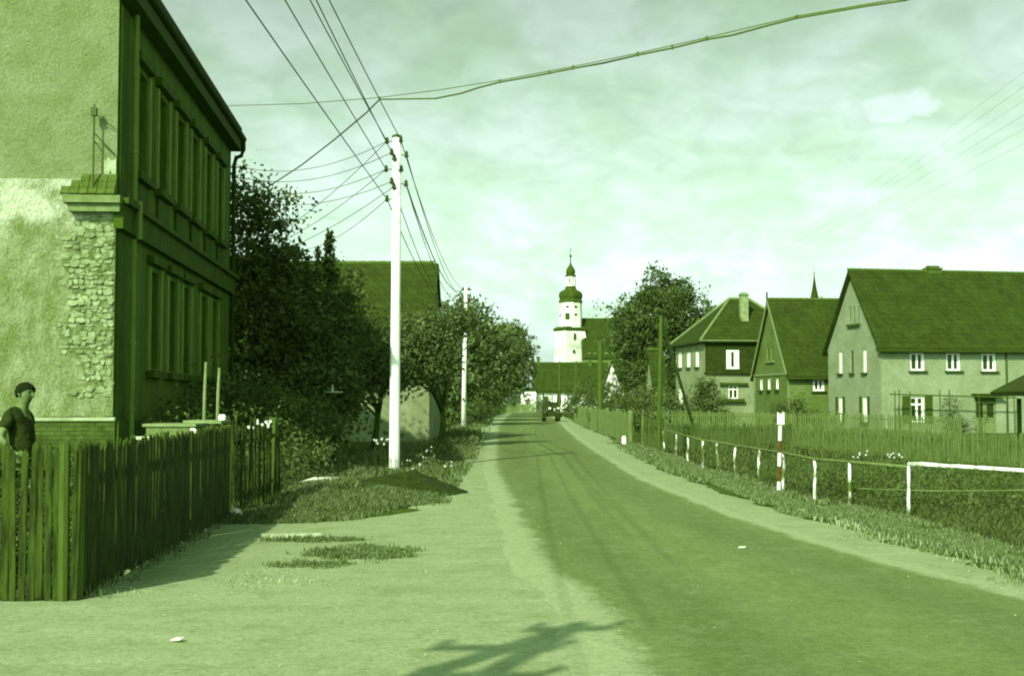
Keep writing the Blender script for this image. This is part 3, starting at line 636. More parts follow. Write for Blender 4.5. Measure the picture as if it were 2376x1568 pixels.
MB().lathe(C1 + u1 * (on(C1, u1, 2276)[0] + .4) - v1_ * .5 + Z * 2.05, [(.02, .2), (.1, .12), (.12, 0), (.06, -.08)], 8).build('wall_lamp', m_white, f1)

# ------------------------------------------------------------------ steep-gabled cottage
C2 = Vector((18.6, 86, 0)); t2 = R(6); u2, v2 = frame_uv(t2)
g2 = holes_of(C2, v2, [(1763, 1770, 880, 905), (1781, 1788, 879, 904), (1800, 1807, 878, 903), (1778, 1784, 804, 836), (1788, 1794, 804, 836)])
h2 = holes_of(C2, u2, [(1886, 1913, 880, 907)])
f2, u2, v2, r2 = simple_house('cottage', 'cottage with a steep pointed gable edged in pale boards and a long sweeping roof', C2, t2, 8.0, 8.0, 3.45, 8.55, m_wallB, m_wallB, h2, g2, ov=.3, verge=.2)
for q in g2[:3]: window(f2, C2, v2, -u2, q, .06, 'plain', sw=.13, curtain=.85, sill=True)
for q in g2[3:]: window(f2, C2, v2, -u2, q, .06, 'plain', fm=m_surround, sw=.1, sill=False)
window(f2, C2, u2, -v2, h2[0], .06, 'mull', sw=.12, curtain=.4)
tb = MB(); tb.box(C2 + v2 * 4 - u2 * .03 + Z * 3.5, (8.0, .06, .16), ux=v2, uy=-u2)
for s_ in (.12, 7.88): tb.box(C2 + v2 * s_ - u2 * .03 + Z * 1.5, (.2, .06, 3.7), ux=v2, uy=-u2)
for sg_ in (0, 1):
    a_ = C2 + v2 * (8 * sg_) + Z * 3.5; b_ = C2 + v2 * 4 + Z * 8.6; dd = (b_ - a_).normalized(); n_ = (-u2)
    tb.box((a_ + b_) / 2 - u2 * .22, ((b_ - a_).length + .3, .06, .22), ux=dd, uy=n_, uz=dd.cross(n_))
tb.box(C2 + v2 * 4 - u2 * .05 + Z * (g2[3][2] - .12), (1.9, .14, .12), ux=v2, uy=-u2)
fix(tb.build('gable_boards', mat('gable_board_paint', .22, .3, 4), f2))
sn = MB(); sn.box(C2 + v2 * 4 - u2 * .22 + Z * 8.95, (.1, .1, .7)); sn.build('gable_finial', m_slate, f2)

# ------------------------------------------------------------------ hipped villa
C3 = Vector((14.6, 97, 0)); t3 = R(8); u3, v3 = frame_uv(t3); L3 = 8.2; W3 = 8.2
fr3 = holes_of(C3, u3, [(1690, 1713, 894, 925)]); lf3 = holes_of(C3, v3, [(1574, 1582, 818, 853), (1594, 1602, 817, 852), (1614, 1622, 816, 851), (1575, 1584, 902, 938)])
wu = holes_of(C3, u3, [(1684, 1714, 812, 856)])
f3 = thing('hipped_villa', 'two storey villa with a hipped roof, tall chimney and slate clad upper front', 'house', C3 + u3 * 4 + v3 * 4)
b = MB(); wall_face(b, C3, u3, -v3, L3, -1, 6.1, fr3 + wu); wall_face(b, C3, v3, -u3, W3, -1, 6.1, lf3); wall_face(b, C3 + v3 * W3, u3, v3, L3, -1, 6.1); wall_face(b, C3 + u3 * L3, v3, u3, W3, -1, 6.1); b.build('wall', m_wallC, f3)
window(f3, C3, u3, -v3, fr3[0], .06, 'cross', sw=.1, curtain=.2); window(f3, C3, u3, -v3, (wu[0][0], wu[0][1], wu[0][2], wu[0][3]), -.1, 'plain', sw=.16, curtain=.75)
for q in lf3: window(f3, C3, v3, -u3, q, .05, 'mull', sw=.2, curtain=.9)
cl = MB(); s1, zb = on(C3, u3, 1750, 864); z_t = 6.08
hs = wu[0]
wall_face(cl, C3 - v3 * .12, u3, -v3, 5.6, zb, z_t, [(hs[0], hs[1], hs[2], hs[3])], .12)
cl.box(C3 + u3 * 2.8 - v3 * .1 + Z * (zb - .05), (5.7, .3, .1), ux=u3, uy=-v3); cl.build('slate_cladding', m_slate, f3)
MB().box(C3 + u3 * 2.2 - v3 * .4 + Z * 3.28, (2.1, .7, .1), ux=u3, uy=-v3).build('balcony_slab', m_sill, f3) if False else None
bx = MB(); a, b_, c, e = fr3[0]; bx.box(C3 + u3 * ((a + b_) / 2 - .3) - v3 * .2 + Z * (c - .1), (b_ - a + 1.4, .35, .22), ux=u3, uy=-v3); bx.box(C3 + u3 * ((a + b_) / 2) - v3 * .1 + Z * (e + .12), (b_ - a + 1.4, .3, .18), ux=u3, uy=-v3)
bx.build('flower_box', m_sill, f3)
rf = MB(); e_ = .45; q = [C3 - u3 * e_ - v3 * e_, C3 + u3 * (L3 + e_) - v3 * e_, C3 + u3 * (L3 + e_) + v3 * (W3 + e_), C3 - u3 * e_ + v3 * (W3 + e_)]
ea = [p + Z * 6.2 for p in q]; eb_ = [p + Z * 6.05 for p in q]; rr = [C3 + u3 * 3.3 + v3 * 4.1 + Z * 9.75, C3 + u3 * 4.9 + v3 * 4.1 + Z * 9.75]
rf.add(ea + rr + eb_, [(0, 1, 5, 4), (1, 2, 5), (2, 3, 4, 5), (3, 0, 4), (0, 6, 7, 1), (1, 7, 8, 2), (2, 8, 9, 3), (3, 9, 6, 0), (9, 8, 7, 6)])
r3 = fix(rf.build('roof', m_roof, f3))
rc = MB()
for a_, b_ in ((ea[0], rr[0]), (ea[3], rr[0]), (ea[1], rr[1]), (rr[0], rr[1])): rc.tube([a_ + Z * .03, b_ + Z * .03], .11, 7)
rc.tube([ea[0] - v3 * .06, ea[1] - v3 * .06], .06, 6); rc.build('hip_tiles', mat('hip_tile', .2, .28, 6), r3)
cq = C3 + u3 * 3.75 + v3 * 1.9; chimney(f3, cq, .58, .5, 7.4, 9.85, mat('chimney_plaster', 0.24, 0.38, 3), u3)
ex = MB(); ex.box(C3 + u3 * 3.6 - v3 * 1.3 + Z * .1, (4.0, 1.6, 1.1), ux=u3); ex.build('porch_base', m_wallC, f3)

# ------------------------------------------------------------------ small houses half hidden by the trees
simple_house('gabled_shed', 'narrow grey gable end peeping out of the dark trees', Vector((9.7, 88, 0)), R(12), .9, 1.5, 2.75, 4.75, m_wallB, m_wallC, cat='shed', ov=.1, verge=.12, left=())
gp = Vector((9.85, 88.05, 0))
simple_house('white_gabled_house', 'small white gable wall beside a dark roof in front of the church', Vector((11.1, 131, 0)), R(22), 6.0, 3.6, 3.2, 5.6, m_white, m_white, ov=.1, verge=.12)
simple_house('low_outbuilding', 'small pale dormer shaped outbuilding right of the white gable', Vector((13.3, 129, 0)), R(4), 1.5, 3, 4.7, 5.2, m_wallC, m_wallC, cat='shed', ov=.1, verge=.1)
# far farmhouse closing the street
fc = Vector((4.0, 200, 0)); hf = [(1.0, 1.7, 1.2, 2.4), (3.0, 3.7, 1.2, 2.4), (5.2, 5.9, 1.2, 2.4)]
ff, uf, vf, rf_ = simple_house('far_farmhouse', 'low white house with a broad dark roof closing the end of the street', fc, R(2), 11, 8, 3.3, 7.5, m_churchbright, m_churchbright, hf, ov=.4, verge=.5)
for q in hf: window(ff, fc, uf, -vf, q, .1, 'mull', fm=m_sill, sw=.08, sill=False)
simple_house('white_outbuilding', 'whitewashed outbuilding left of the far white house', Vector((1.4, 198, 0)), 0, 2.3, 4, 3.2, 3.5, m_churchbright, m_churchbright, cat='outbuilding', ov=.1, verge=.1)
for i, px in enumerate((1249, 1369)):
    p = P(px, 840, 204); chimney(ff, Vector((p.x, p.y, 0)), .5, .5, 7.0, 8.5 if i == 0 else 7.9, m_tile)

# ------------------------------------------------------------------ church
K = 240 / F; X0 = (1324.5 - 1188) * K; zz_ = lambda py: EYE + (930 - py) * K * 1.0
ch = thing('church', 'white church tower with a green onion dome, lantern and small upper onion', 'church', (X0, 240, 0))
cb_ = Vector((X0, 240, 0)); ct = MB()
ct.lathe(cb_ + Vector((-.15, 0, 0)), [(3.25, -1), (2.95, zz_(768))], 4, rot=R(-105)); ct.build('lower_tower', m_church, ch)
ct = MB(); bp = cb_; ct.add([bp + Vector(q) for q in ((1.2, -.9, -1), (4.9, -.9, -1), (3.8, -.9, zz_(848)), (2.6, -.9, zz_(773)), (1.2, -.9, zz_(773)), (1.2, 1, -1), (4.9, 1, -1), (3.8, 1, zz_(848)), (2.6, 1, zz_(773)), (1.2, 1, zz_(773)))],
    [(0, 1, 2, 3, 4), (5, 9, 8, 7, 6), (1, 6, 7, 2), (2, 7, 8, 3), (3, 8, 9, 4)]); ct.build('buttress', m_churchbright, ch)
ct = MB(); ct.lathe(cb_ + Vector((-.15, 0, 0)), [(3.0, zz_(768)), (3.25, zz_(766)), (3.25, zz_(763)), (2.6, zz_(758))], 4, rot=R(-105)); ct.build('tower_cornice', m_copper, ch)
ct = MB(); ct.lathe(cb_, [(2.16, zz_(762)), (2.16, zz_(699))], 8, rot=R(-80)); ct.build('octagon', m_church, ch)
ct = MB(); ct.lathe(cb_, [(2.1, zz_(703)), (2.38, zz_(701)), (2.2, zz_(697)), (2.12, zz_(694)), (2.28, zz_(688)), (2.26, zz_(681)), (1.95, zz_(676)), (1.2, zz_(671.5)), (1.02, zz_(668)), (1.0, zz_(664))], 8, rot=R(-80)); ct.build('dome', m_copper, ch)
ct = MB(); ct.lathe(cb_, [(.92, zz_(664)), (.92, zz_(660)), (.86, zz_(660))], 8, rot=R(-80)); ct.lathe(cb_, [(.92, zz_(645)), (.92, zz_(640.5))], 8, rot=R(-80))
for i in range(8):
    q = R(-80 + 45 * i); c_ = cb_ + Vector((.84 * math.cos(q), .84 * math.sin(q), (zz_(660) + zz_(645)) / 2)); ct.box(c_, (.2, .26, zz_(645) - zz_(660) + .02), ux=Vector((math.cos(q), math.sin(q), 0)))
ct.build('lantern', m_church, ch)
ct = MB(); ct.lathe(cb_, [(1.0, zz_(641)), (1.14, zz_(640)), (1.0, zz_(638)), (.82, zz_(636)), (.9, zz_(631)), (.86, zz_(626)), (.6, zz_(620)), (.3, zz_(615)), (.13, zz_(610)), (.09, zz_(600)), (.07, zz_(596))], 8, rot=R(-80)); ct.build('upper_onion', m_copper, ch)
ct = MB(); ct.lathe(cb_, [(.05, zz_(597)), (.2, zz_(595)), (.24, zz_(593)), (.16, zz_(591)), (.04, zz_(589)), (.03, zz_(576))], 8); ct.box(cb_ + Z * zz_(579), (.34, .06, .06)); ct.lathe(cb_, [(.03, zz_(577)), (.1, zz_(575.5)), (.03, zz_(574))], 6); ct.build('finial', m_copper, ch)
def tw_win(px, py, w_, h_, rad, q, parent):      # louvred opening on a tower face whose outward angle is q
    n_ = Vector((math.cos(q), math.sin(q), 0)); d_ = Vector((-n_.y, n_.x, 0)); c_ = cb_ + n_ * rad; s = on(c_, d_, px)[0]
    b = MB(); b.box(c_ + d_ * s + Z * zz_(py), (w_, .12, h_), ux=d_, uy=n_); wdw = b.build('window', m_sill, parent)
    b = MB()
    for i in range(4): b.box(c_ + d_ * s + n_ * .07 + Z * (zz_(py) - h_ / 2 + h_ * (i + .5) / 4), (w_ * .86, .04, h_ * .09), ux=d_, uy=n_)
    b.build('louvre', m_copper, wdw)
ap = 2.16 * math.cos(R(22.5))
tw_win(1317, 735, .85, 1.25, ap, R(-102.5), ch); tw_win(1317, 713, .55, .4, ap, R(-102.5), ch); tw_win(1336, 713, .5, .4, ap, R(-57.5), ch); tw_win(1336, 731, .5, .35, ap, R(-57.5), ch); tw_win(1300.5, 732, .35, .4, ap, R(-147.5), ch)
ap4 = 3.02 * math.cos(R(45))
tw_win(1301, 782, .45, 1.2, ap4, R(-150), ch); tw_win(1334, 782, .45, 1.2, ap4 - .03, R(-60), ch); tw_win(1332, 816, .45, .5, ap4 + .1, R(-60), ch)
nv = Vector((X0 + 1.9, 237, 0)); b = MB(); wall_face(b, nv, Vector((1, 0, 0)), Vector((0, -1, 0)), 15, -1, 9.7); wall_face(b, nv + Vector((15, 0, 0)), Vector((0, 1, 0)), Vector((1, 0, 0)), 9, -1, 9.7, gable=16.8); b.build('nave_wall', m_wallB, ch)
gable_roof(ch, nv, Vector((1, 0, 0)), Vector((0, 1, 0)), 15, 9, 9.9, 16.9, ov=.3, th=.15, verge=0)
dm = MB()
for i in range(7): dm.box(nv + Vector((1.4 + i * 1.05, .6, 10.35)), (.55, .9, .35))
dm.build('roof_vents', m_wallC, ch)
# turret behind the cottage
tp = P(1890, 700, 150); tu = thing('chapel_turret', 'thin dark needle spire rising behind the cottage roof', 'turret', (tp.x, 150, 0))
b = MB(); b.box((tp.x, 150, 6.2), (1.3, 1.3, 13.4)); b.build('turret_body', m_wallB, tu)
b = MB(); b.lathe((tp.x, 150, 0), [(.85, 12.8), (.55, 13.4), (.3, 14.6), (.1, 15.9), (.04, 16.5), (.08, 16.6), (.02, 16.8), (.012, 17.6)], 8); b.build('spire', m_slate, tu)

# ------------------------------------------------------------------ shed roof at the right edge
sc_ = Vector((20.4, 54, 0)); so = thing('open_shed', 'dark open shed at the right edge with a low overhanging roof', 'shed', (24.5, 56, -.6))
b = MB(); A_ = P(2297, 909, 59); A_ = Vector((A_.x, 54, A_.z)); B_ = A_; r_ = [A_, A_ + Vector((2.2, 0, 1.35)), A_ + Vector((5, 0, 1.35)), A_ + Vector((5, 0, -.1)), A_ + Vector((0, 0, -.12)), A_ + Vector((.95, 0, -.42))]
prof = [A_, A_ + Vector((2.4, 0, 1.2)), A_ + Vector((5.2, 0, -.1)), A_ + Vector((5.2, 0, -.3)), A_ + Vector((2.4, 0, .95)), A_ + Vector((.05, 0, -.2))]
bk = [p + Vector((0, 5, 0)) for p in prof]; b.add(prof + bk, [tuple(range(6)), tuple(range(11, 5, -1))] + [(i, (i + 1) % 6, 6 + (i + 1) % 6, 6 + i) for i in range(6)]); fix(b.build('roof', m_roofdark, so))
b = MB(); b.add([A_ + Vector(q) for q in ((.5, .25, -.35), (4.9, .25, -.35), (4.9, .25, -.1), (2.4, .25, 1.0), (.3, .25, -.1), (.5, .3, -.35))], [(0, 1, 2, 3, 4)]); b.build('gable_boarding', m_slate, so)
for dx, dy in ((1.25, .2), (4.8, .2), (1.25, 4.8), (4.8, 4.8)): MB().box(A_ + Vector((dx, dy, -1.6)), (.16, .16, 2.6)).build('post', m_darkwood, so)

# ------------------------------------------------------------------ fences
def fence(name, label, pts, H=1.15, pw=.05, gap=.04, m=None, post=2.4, lean=.02, hv=.04, rails=(.25, .8), rside=1, pt_h=None, ph=.05):
    m = m or m_fence3; pts = [Vector((p[0], p[1], 0)) for p in pts]; mid = pts[len(pts) // 2]
    o = thing(name, label, 'fence', (mid.x, mid.y, h(mid.x, mid.y))); pk = MB(); rl = MB()
    for a, b in zip(pts[:-1], pts[1:]):
        d = (b - a); Ln = d.length; d.normalize(); n_ = Vector((-d.y, d.x, 0)) * rside; s = pw / 2
        while s < Ln:
            if random.random() > .02:
                c = a + d * s; z0 = h(c.x, c.y); hh = H + random.uniform(-hv, hv); tl = random.uniform(-lean, lean); w_ = pw * random.uniform(.85, 1.1)
                p0 = c + Z * (z0 + random.uniform(.0, .05)); tp_ = c + Z * (z0 + hh) + d * tl; t_ = .018
                vs = [p0 - d * w_ / 2, p0 + d * w_ / 2, tp_ + d * w_ / 2 - Z * .04, tp_, tp_ - d * w_ / 2 - Z * .04]
                pk.add([q - n_ * t_ / 2 for q in vs] + [q + n_ * t_ / 2 for q in vs], [(0, 1, 2, 3, 4), (9, 8, 7, 6, 5), (0, 5, 6, 1), (1, 6, 7, 2), (2, 7, 8, 3), (3, 8, 9, 4), (4, 9, 5, 0)])
            s += pw + gap
        k = max(1, int(Ln / 3))
        for r_ in rails:
            rl.tube([a + d * (Ln * i / k) + n_ * .045 + Z * (h(*(a + d * (Ln * i / k)).xy) + H * r_) for i in range(k + 1)], .032, 5)
        np_ = max(1, int(Ln / post))
        for i in range(np_ + 1):
            c = a + d * (Ln * i / np_) + n_ * .09; q = MB(); q.tube([c + Z * (h(c.x, c.y) - .2), c + Z * (h(c.x, c.y) + (pt_h or H + .02)) + Vector((random.uniform(-.02, .02), 0, 0))], ph, 7)
            if name == 'picket_fence_far_dummy': continue
            q.build('post', m if m is not m_fence else m_darkwood, o)
    fix(pk.build('pickets', m, o)); rl.build('rails', m, o); return o
fence('picket_fence', 'dark brown picket fence in the left foreground, turning a corner and running beside the dirt', [(-8.6, 10.35), (-3.6, 10.62), (-3.98, 18.1)], H=1.28, pw=.058, gap=.012, m=m_fence, post=2.5, hv=.045, rails=(.2, .82), ph=.045, lean=.03)
fence('garden_gate_fence', 'short ragged fence panel with leaning pickets past the white stone', [(-4.0, 18.5), (-3.72, 20.6)], H=1.28, pw=.05, gap=.06, m=m_fence, lean=.14, hv=.12, post=2.0)
fence('roadside_fence', 'grey picket fence along the sandy footpath right of the road', [(4.75, 98), (4.5, 74), (4.55, 50)], H=1.22, pw=.10, gap=.11, m=m_fence2, post=5, hv=.10, lean=.05, ph=.10, pt_h=1.32)
fence('meadow_fence', 'long mossy picket fence across the meadow behind the bar railing', [(5.1, 49.5), (12.4, 57), (17.6, 44.5), (19.8, 39.5)], H=1.18, pw=.075, gap=.05, m=m_fence3, post=3, hv=.06, lean=.05)
fence('garden_fence', 'distant garden fence below the villa and cottage', [(5.4, 84), (12, 78), (19.5, 72), (23, 66)], H=1.25, pw=.09, gap=.06, m=m_fence3, post=4)
fence('far_fence', 'pale plank fence across the far end of the road', [(-.8, 176), (.9, 172), (3.2, 171)], H=1.3, pw=.14, gap=.05, m=m_fence2, post=2)

# ------------------------------------------------------------------ bar railing on the verge
RP = [(1540, 1056), (1570, 1062), (1597, 1075), (1631, 1088), (1664, 1090), (1707, 1103), (1763, 1118), (1818, 1132), (1891, 1157), (1973, 1168), (2110, 1196)]
pp = []
for px, py in RP:
    p = G(px, py, -.4); pp.append(Vector((p.x, p.y, h(p.x, p.y))))
ra = thing('bar_railing', 'low railing of a long dark rail on peeling white posts beside the right verge', 'railing', pp[5])
tops = []
for i, p in enumerate(pp):
    H_ = .86 if i < 10 else .94; b = MB(); a1, a2 = random.uniform(-.03, .03), random.uniform(-.03, .03)
    tp_ = p + Z * H_; b.tube([p - Z * .15, p + Vector((a1, 0, H_ * .35)), p + Vector((a2, 0, H_ * .7)), tp_], [.04, .036, .033, .03], 8, jit=.15); tops.append(tp_)
    q = b.build('post', m_birch, ra, smooth=True)
b = MB(); b.tube([tops[0] + (tops[0] - tops[1]) * .9 + Z * .05] + [t + Z * .02 for t in tops[:-1]] + [tops[-1] - Z * .02], .03, 7, jit=.05); b.build('rail', m_rail, ra, smooth=True)
e0 = tops[-1]; e1 = P(2385, 1090, 21.2); e1.z = e0.z - .01
rw = thing('birch_railing', 'white birch pole railing starting at the nearest post and running off right', 'railing', (e1.x, e1.y, h(e1.x, e1.y)))
b = MB(); n = 9; b.tube([e0.lerp(e1, i / n) + Z * (.03 + random.uniform(-.012, .012)) for i in range(n + 1)], [.042 - .001 * i for i in range(n + 1)], 8, jit=.1); b.build('rail', m_birchbar, rw, smooth=True)
b = MB(); b.tube([Vector((e1.x + .1, e1.y, h(e1.x, e1.y) - .1)), Vector((e1.x + .1, e1.y, e1.z + .06))], .05, 7); b.build('post', m_darkwood, rw)
b = MB(); l0 = P(1990, 1133, 24); l1 = P(2385, 1137, 21.4); b.tube([l0, l0.lerp(l1, .5) - Z * .03, l1], .012, 5); b.build('lower_wire', m_rail, rw)

# ------------------------------------------------------------------ red and white post with a plate
sp0 = G(1806, 1130, -.12); sp0.z = h(sp0.x, sp0.y); sg = thing('marker_sign', 'red and white banded post carrying a small white plate on the verge', 'sign', sp0)
tp_ = P(1811, 955, sp0.y); top = Vector((tp_.x, sp0.y, tp_.z)); bot = Vector((sp0.x, sp0.y, sp0.z - .05)); Ls = top.z - bot.z
def bandp(y0, y1, r_, nm, m):
    f0 = lambda py: (P(1806, py, sp0.y).z - bot.z) / Ls
    b = MB(); b.tube([bot.lerp(top, max(0, f0(y0))), bot.lerp(top, f0(y1))], r_, 10); return b.build(nm, m, sg, smooth=False)
bandp(1136, 1117, .038, 'white_band', m_white); bandp(1117, 1081, .034, 'red_band', m_red); bandp(1081, 1050, .038, 'white_band', m_white); bandp(1050, 1022, .034, 'red_band', m_red); bandp(1022, 987, .036, 'white_band', m_white)
pc = bot.lerp(top, .90) ; c1 = P(1811.5, 970, sp0.y - .05)
b = MB(); b.box(c1, (.145, .014, .255)); pl_ = b.build('plate', m_white, sg)
b = MB(); b.box(c1 + Vector((-.01, -.012, .115)), (.085, .008, .026)); b.build('printed_band', m_sill, pl_)

# ------------------------------------------------------------------ utility poles
def insul(b, p, side, r_=.05):
    b.tube([p, p + side], .012, 5); q = p + side; b.lathe(q - Z * .07, [(.02, 0), (r_ * .9, .02), (r_, .06), (r_ * .65, .09), (r_ * .8, .12), (.02, .17)], 8)
p1 = G(915, 1090, 0.0); pole1 = thing('utility_pole', 'tall pale white utility pole beside the dirt verge with eleven insulators', 'pole', p1)
pt_ = P(921, 318, p1.y); b = MB(); b.tube([p1 - Z * .3, p1 + Z * .4, p1.lerp(pt_, .5), pt_], [.135, .13, .115, .105], 16); b.build('shaft', m_pole, pole1, smooth=True)
b = MB(); b.lathe(pt_ - Z * .02, [(.12, 0), (.12, .05), (.02, .09)], 12); b.build('cap', m_iron, pole1)
INS = [(898, 328), (909, 354), (915, 367), (930, 325), (943, 360), (896, 393), (931, 393), (909, 421), (914, 433), (942, 427), (898, 462)]
ipos = []
for px, py in INS:
    fz = (P(px, py, p1.y).z - p1.z) / (pt_.z - p1.z); ax = p1.lerp(pt_, fz); q = P(px, py, p1.y - .12 if 905 < px < 935 else p1.y); b = MB(); insul(b, Vector((ax.x, ax.y, q.z)), Vector((q.x - ax.x, q.y - ax.y, 0)), .055)
    b.build('insulator', m_insul, pole1); ipos.append(q)
p2 = G(1075, 994, 0.0); pole2 = thing('utility_pole', 'second pale utility pole farther up the road between the trees', 'pole', p2)
p2t = P(1081, 668, p2.y); b = MB(); b.tube([p2 - Z * .3, p2.lerp(p2t, .5), p2t], [.15, .125, .1], 12); b.build('shaft', m_pole, pole2, smooth=True)
b = MB(); i2 = []
for px, py in ((1075, 670), (1088, 670), (1072, 684), (1091, 686), (1073, 702), (1089, 700)):
    q = P(px, py, p2.y); ax = Vector((p2t.x, p2.y, q.z)); insul(b, ax, q - ax, .07); i2.append(q)
b.box(P(1082, 672, p2.y), (.62, .1, .1)); b.build('insulator_bracket', m_insul, pole2)

def wire(a, b_, sag, r_, name, label, n=16, m=None, grp=None):
    a = Vector(a); b_ = Vector(b_); pts = [a.lerp(b_, i / n) - Z * (sag * 4 * (i / n) * (1 - i / n)) for i in range(n + 1)]
    w_ = MB(); w_.tube(pts, r_, 5); o = w_.build(name, m or m_wire, loc=a); return tag(o, label, 'wire', grp)
# off-frame braced pole whose shadow lies across the lower edge of the view
tip = Vector((.50, 9.5, 0)) - Vector((SUN_DIR.x, SUN_DIR.y, 0)) / -SUN_DIR.z * 7.4; tip = Vector((tip.x, tip.y, 7.4)); print('tip', tip)
fa = Vector((.50, 9.5, 0)) - Vector((1.148, 1.91, 0)) * 4.0; fb = Vector((.50, 9.5, 0)) - Vector((.575, 1.53, 0)) * 4.6
ap_ = thing('braced_utility_pole', 'two legged utility pole throwing the forked shadow at the lower edge', 'pole', (fa.x, fa.y, 0))
for f_ in (fa, fb): b = MB(); b.tube([f_ - Z * .2, f_.lerp(tip, .5), tip], [.13, .11, .09], 10); b.build('leg', m_darkwood, ap_)
sdir = Vector((SUN_DIR.x, SUN_DIR.y, 0)).normalized(); 
for z_, w0, w1 in ((7.25, -.3, .3), (6.7, -.62, .22), (6.0, -.3, .5)):
    c_ = tip - Z * (7.4 - z_); b = MB(); b.box(c_ + Vector(((w0 + w1) / 2, 0, 0)), (w1 - w0, .09, .11))
    for k_ in (w0, w1): b.lathe(c_ + Vector((k_, 0, .05)), [(.02, 0), (.02, .05), (.05, .07), (.05, .14), (.02, .18)], 8)
    b.build('crossarm', m_darkwood, ap_)
names = ['overhead wire entering at upper left, farthest from the others, ending lowest on the pole', 'overhead wire second from the left at the top, ending mid pole', 'overhead wire third from the left at the top, to the upper left insulator',
         'overhead wire close beside the third one, to the inner left insulator', 'rightmost overhead wire at the top, ending at the pole head']
for (px, ii), lb in zip(((585, 10), (672, 5), (728, 0), (742, 1), (772, 3)), names):
    I = ipos[ii]; r = ray(px, 0); d_ = (I.z + .15 - EYE) / r.z * r.y; Q = P(px, 0, d_); E = I + (Q - I) * 2.45
    wire(E, I, .12, .0105, 'overhead_wire', lb, grp='overhead wires from the near pole to the camera side')
lb2 = ['wire from the white pole head down to the second pole', 'wire from the outer right insulator to the second pole', 'thick wire from the lower right insulator to the second pole', 'wire just beside the thick one to the second pole', 'wire from the left of the white pole passing behind it to the second pole', 'lowest wire between the two pale poles']
for (a_, b_, rr_), lb in zip(((3, 1, .011), (4, 3, .011), (9, 0, .018), (9, 2, .011), (7, 4, .011), (10, 5, .011)), lb2):
    wire(ipos[a_], i2[b_], 1.0 + .1 * b_, rr_, 'overhead_wire', lb, grp='overhead wires between the pale poles')
rkz = [8.35, 8.05, 7.75, 7.45]
for (ii, z_), lb in zip(((0, 8.35), (1, 8.05), (5, 7.75), (7, 7.45)), ['top service wire from the white pole to the town house bracket', 'second service wire to the town house bracket', 'third service wire to the town house, passing into the leaves', 'lowest service wire to the town house, passing into the leaves']):
    wire(ipos[ii], rk + nf * .24 + Z * z_, .35, .0085, 'service_wire', lb, grp='service wires to the town house')
for (ii, px, py, d_), lb in zip(((0, 600, 565, 44), (5, 600, 580, 44), (8, 590, 600, 44), (10, 700, 580, 46)), ['slanting drop wire from the top insulator into the left trees', 'slanting drop wire from mid pole into the left trees', 'slanting drop wire just below the mid pole one', 'lowest slanting drop wire behind the pear tree']):
    wire(ipos[ii], P(px, py, d_), .25, .0085, 'drop_wire', lb, grp='slanting drop wires into the trees')
# messenger wire and clipped cable crossing the street
M0 = P(521, 246, 36.2); M0 = Vector((M0.x, M0.y, M0.z)); J = P(881, 228, 28.5); M1 = P(1160, 189, 25); M2 = P(2200, -30, 18.5)
mw_pts = [P(x_, y_, d_) for x_, y_, d_ in ((521, 246, 35.2), (700, 241, 31), (880, 227, 28.5), (1020, 209, 26.5), (1160, 187, 25), (1330, 155, 23.5), (1480, 124, 22.3), (1640, 88, 21.3), (1850, 38, 20), (2090, -3, 19), (2300, -60, 18), (3300, -360, 15))]
b = MB(); b.tube(mw_pts, .0095, 5); tag(b.build('messenger_wire', m_wire, loc=mw_pts[0]), 'thin carrying wire crossing the whole sky above the street', 'wire')
cpts = [(628, 430, 37), (700, 383, 34.5), (775, 325, 32), (850, 262, 29.3), (881, 231, 28.5), (940, 230, 27.6), (1010, 229, 26.8), (1070, 217, 26), (1110, 204, 25.5), (1160, 191, 25), (1245, 176, 24.2), (1275, 170, 23.9), (1330, 159, 23.5), (1400, 147, 23), (1480, 128, 22.3), (1560, 112, 21.8), (1640, 92, 21.3), (1700, 82, 20.9), (1780, 60, 20.4), (1850, 42, 20), (2000, 16, 19.3), (2100, 1, 19), (2310, -55, 18), (3310, -355, 15)]
cp_ = [P(*q) for q in cpts]; b = MB(); b.tube(cp_, .018, 6); hc = b.build('cable', m_wire)
ho = thing('hanging_cable', 'thick cable slung under the carrying wire and bending down into the left trees', 'cable', cp_[4]); hc.parent = ho; hc.matrix_parent_inverse = Matrix.Identity(4)
for v_ in hc.data.vertices: v_.co = v_.co - ho.location
b = MB()
for px, py, d_ in ((881, 228, 28.5), (1160, 189, 25), (1275, 168, 23.9), (1330, 157, 23.5), (1480, 126, 22.3), (1560, 110, 21.8), (1640, 90, 21.3), (1850, 40, 20)): b.box(P(px, py, d_), (random.uniform(.03, .05), .04, random.uniform(.05, .08)))
b.build('clips', m_iron, ho)
# thin wires far over the meadow
for i in range(6):
    a_ = P(1640 + i * 9, 655 - i * 6 + (i % 2) * 10, 95); b_ = P(2400, 150 + i * 34, 22); wire(a_, b_, .5, .0016 + .0006 * (i % 2), 'meadow_wire', 'one of the faint thin wires over the houses, number %s from the upper left' % ['one', 'two', 'three', 'four', 'five', 'six'][i], grp='faint wires above the right-hand houses')

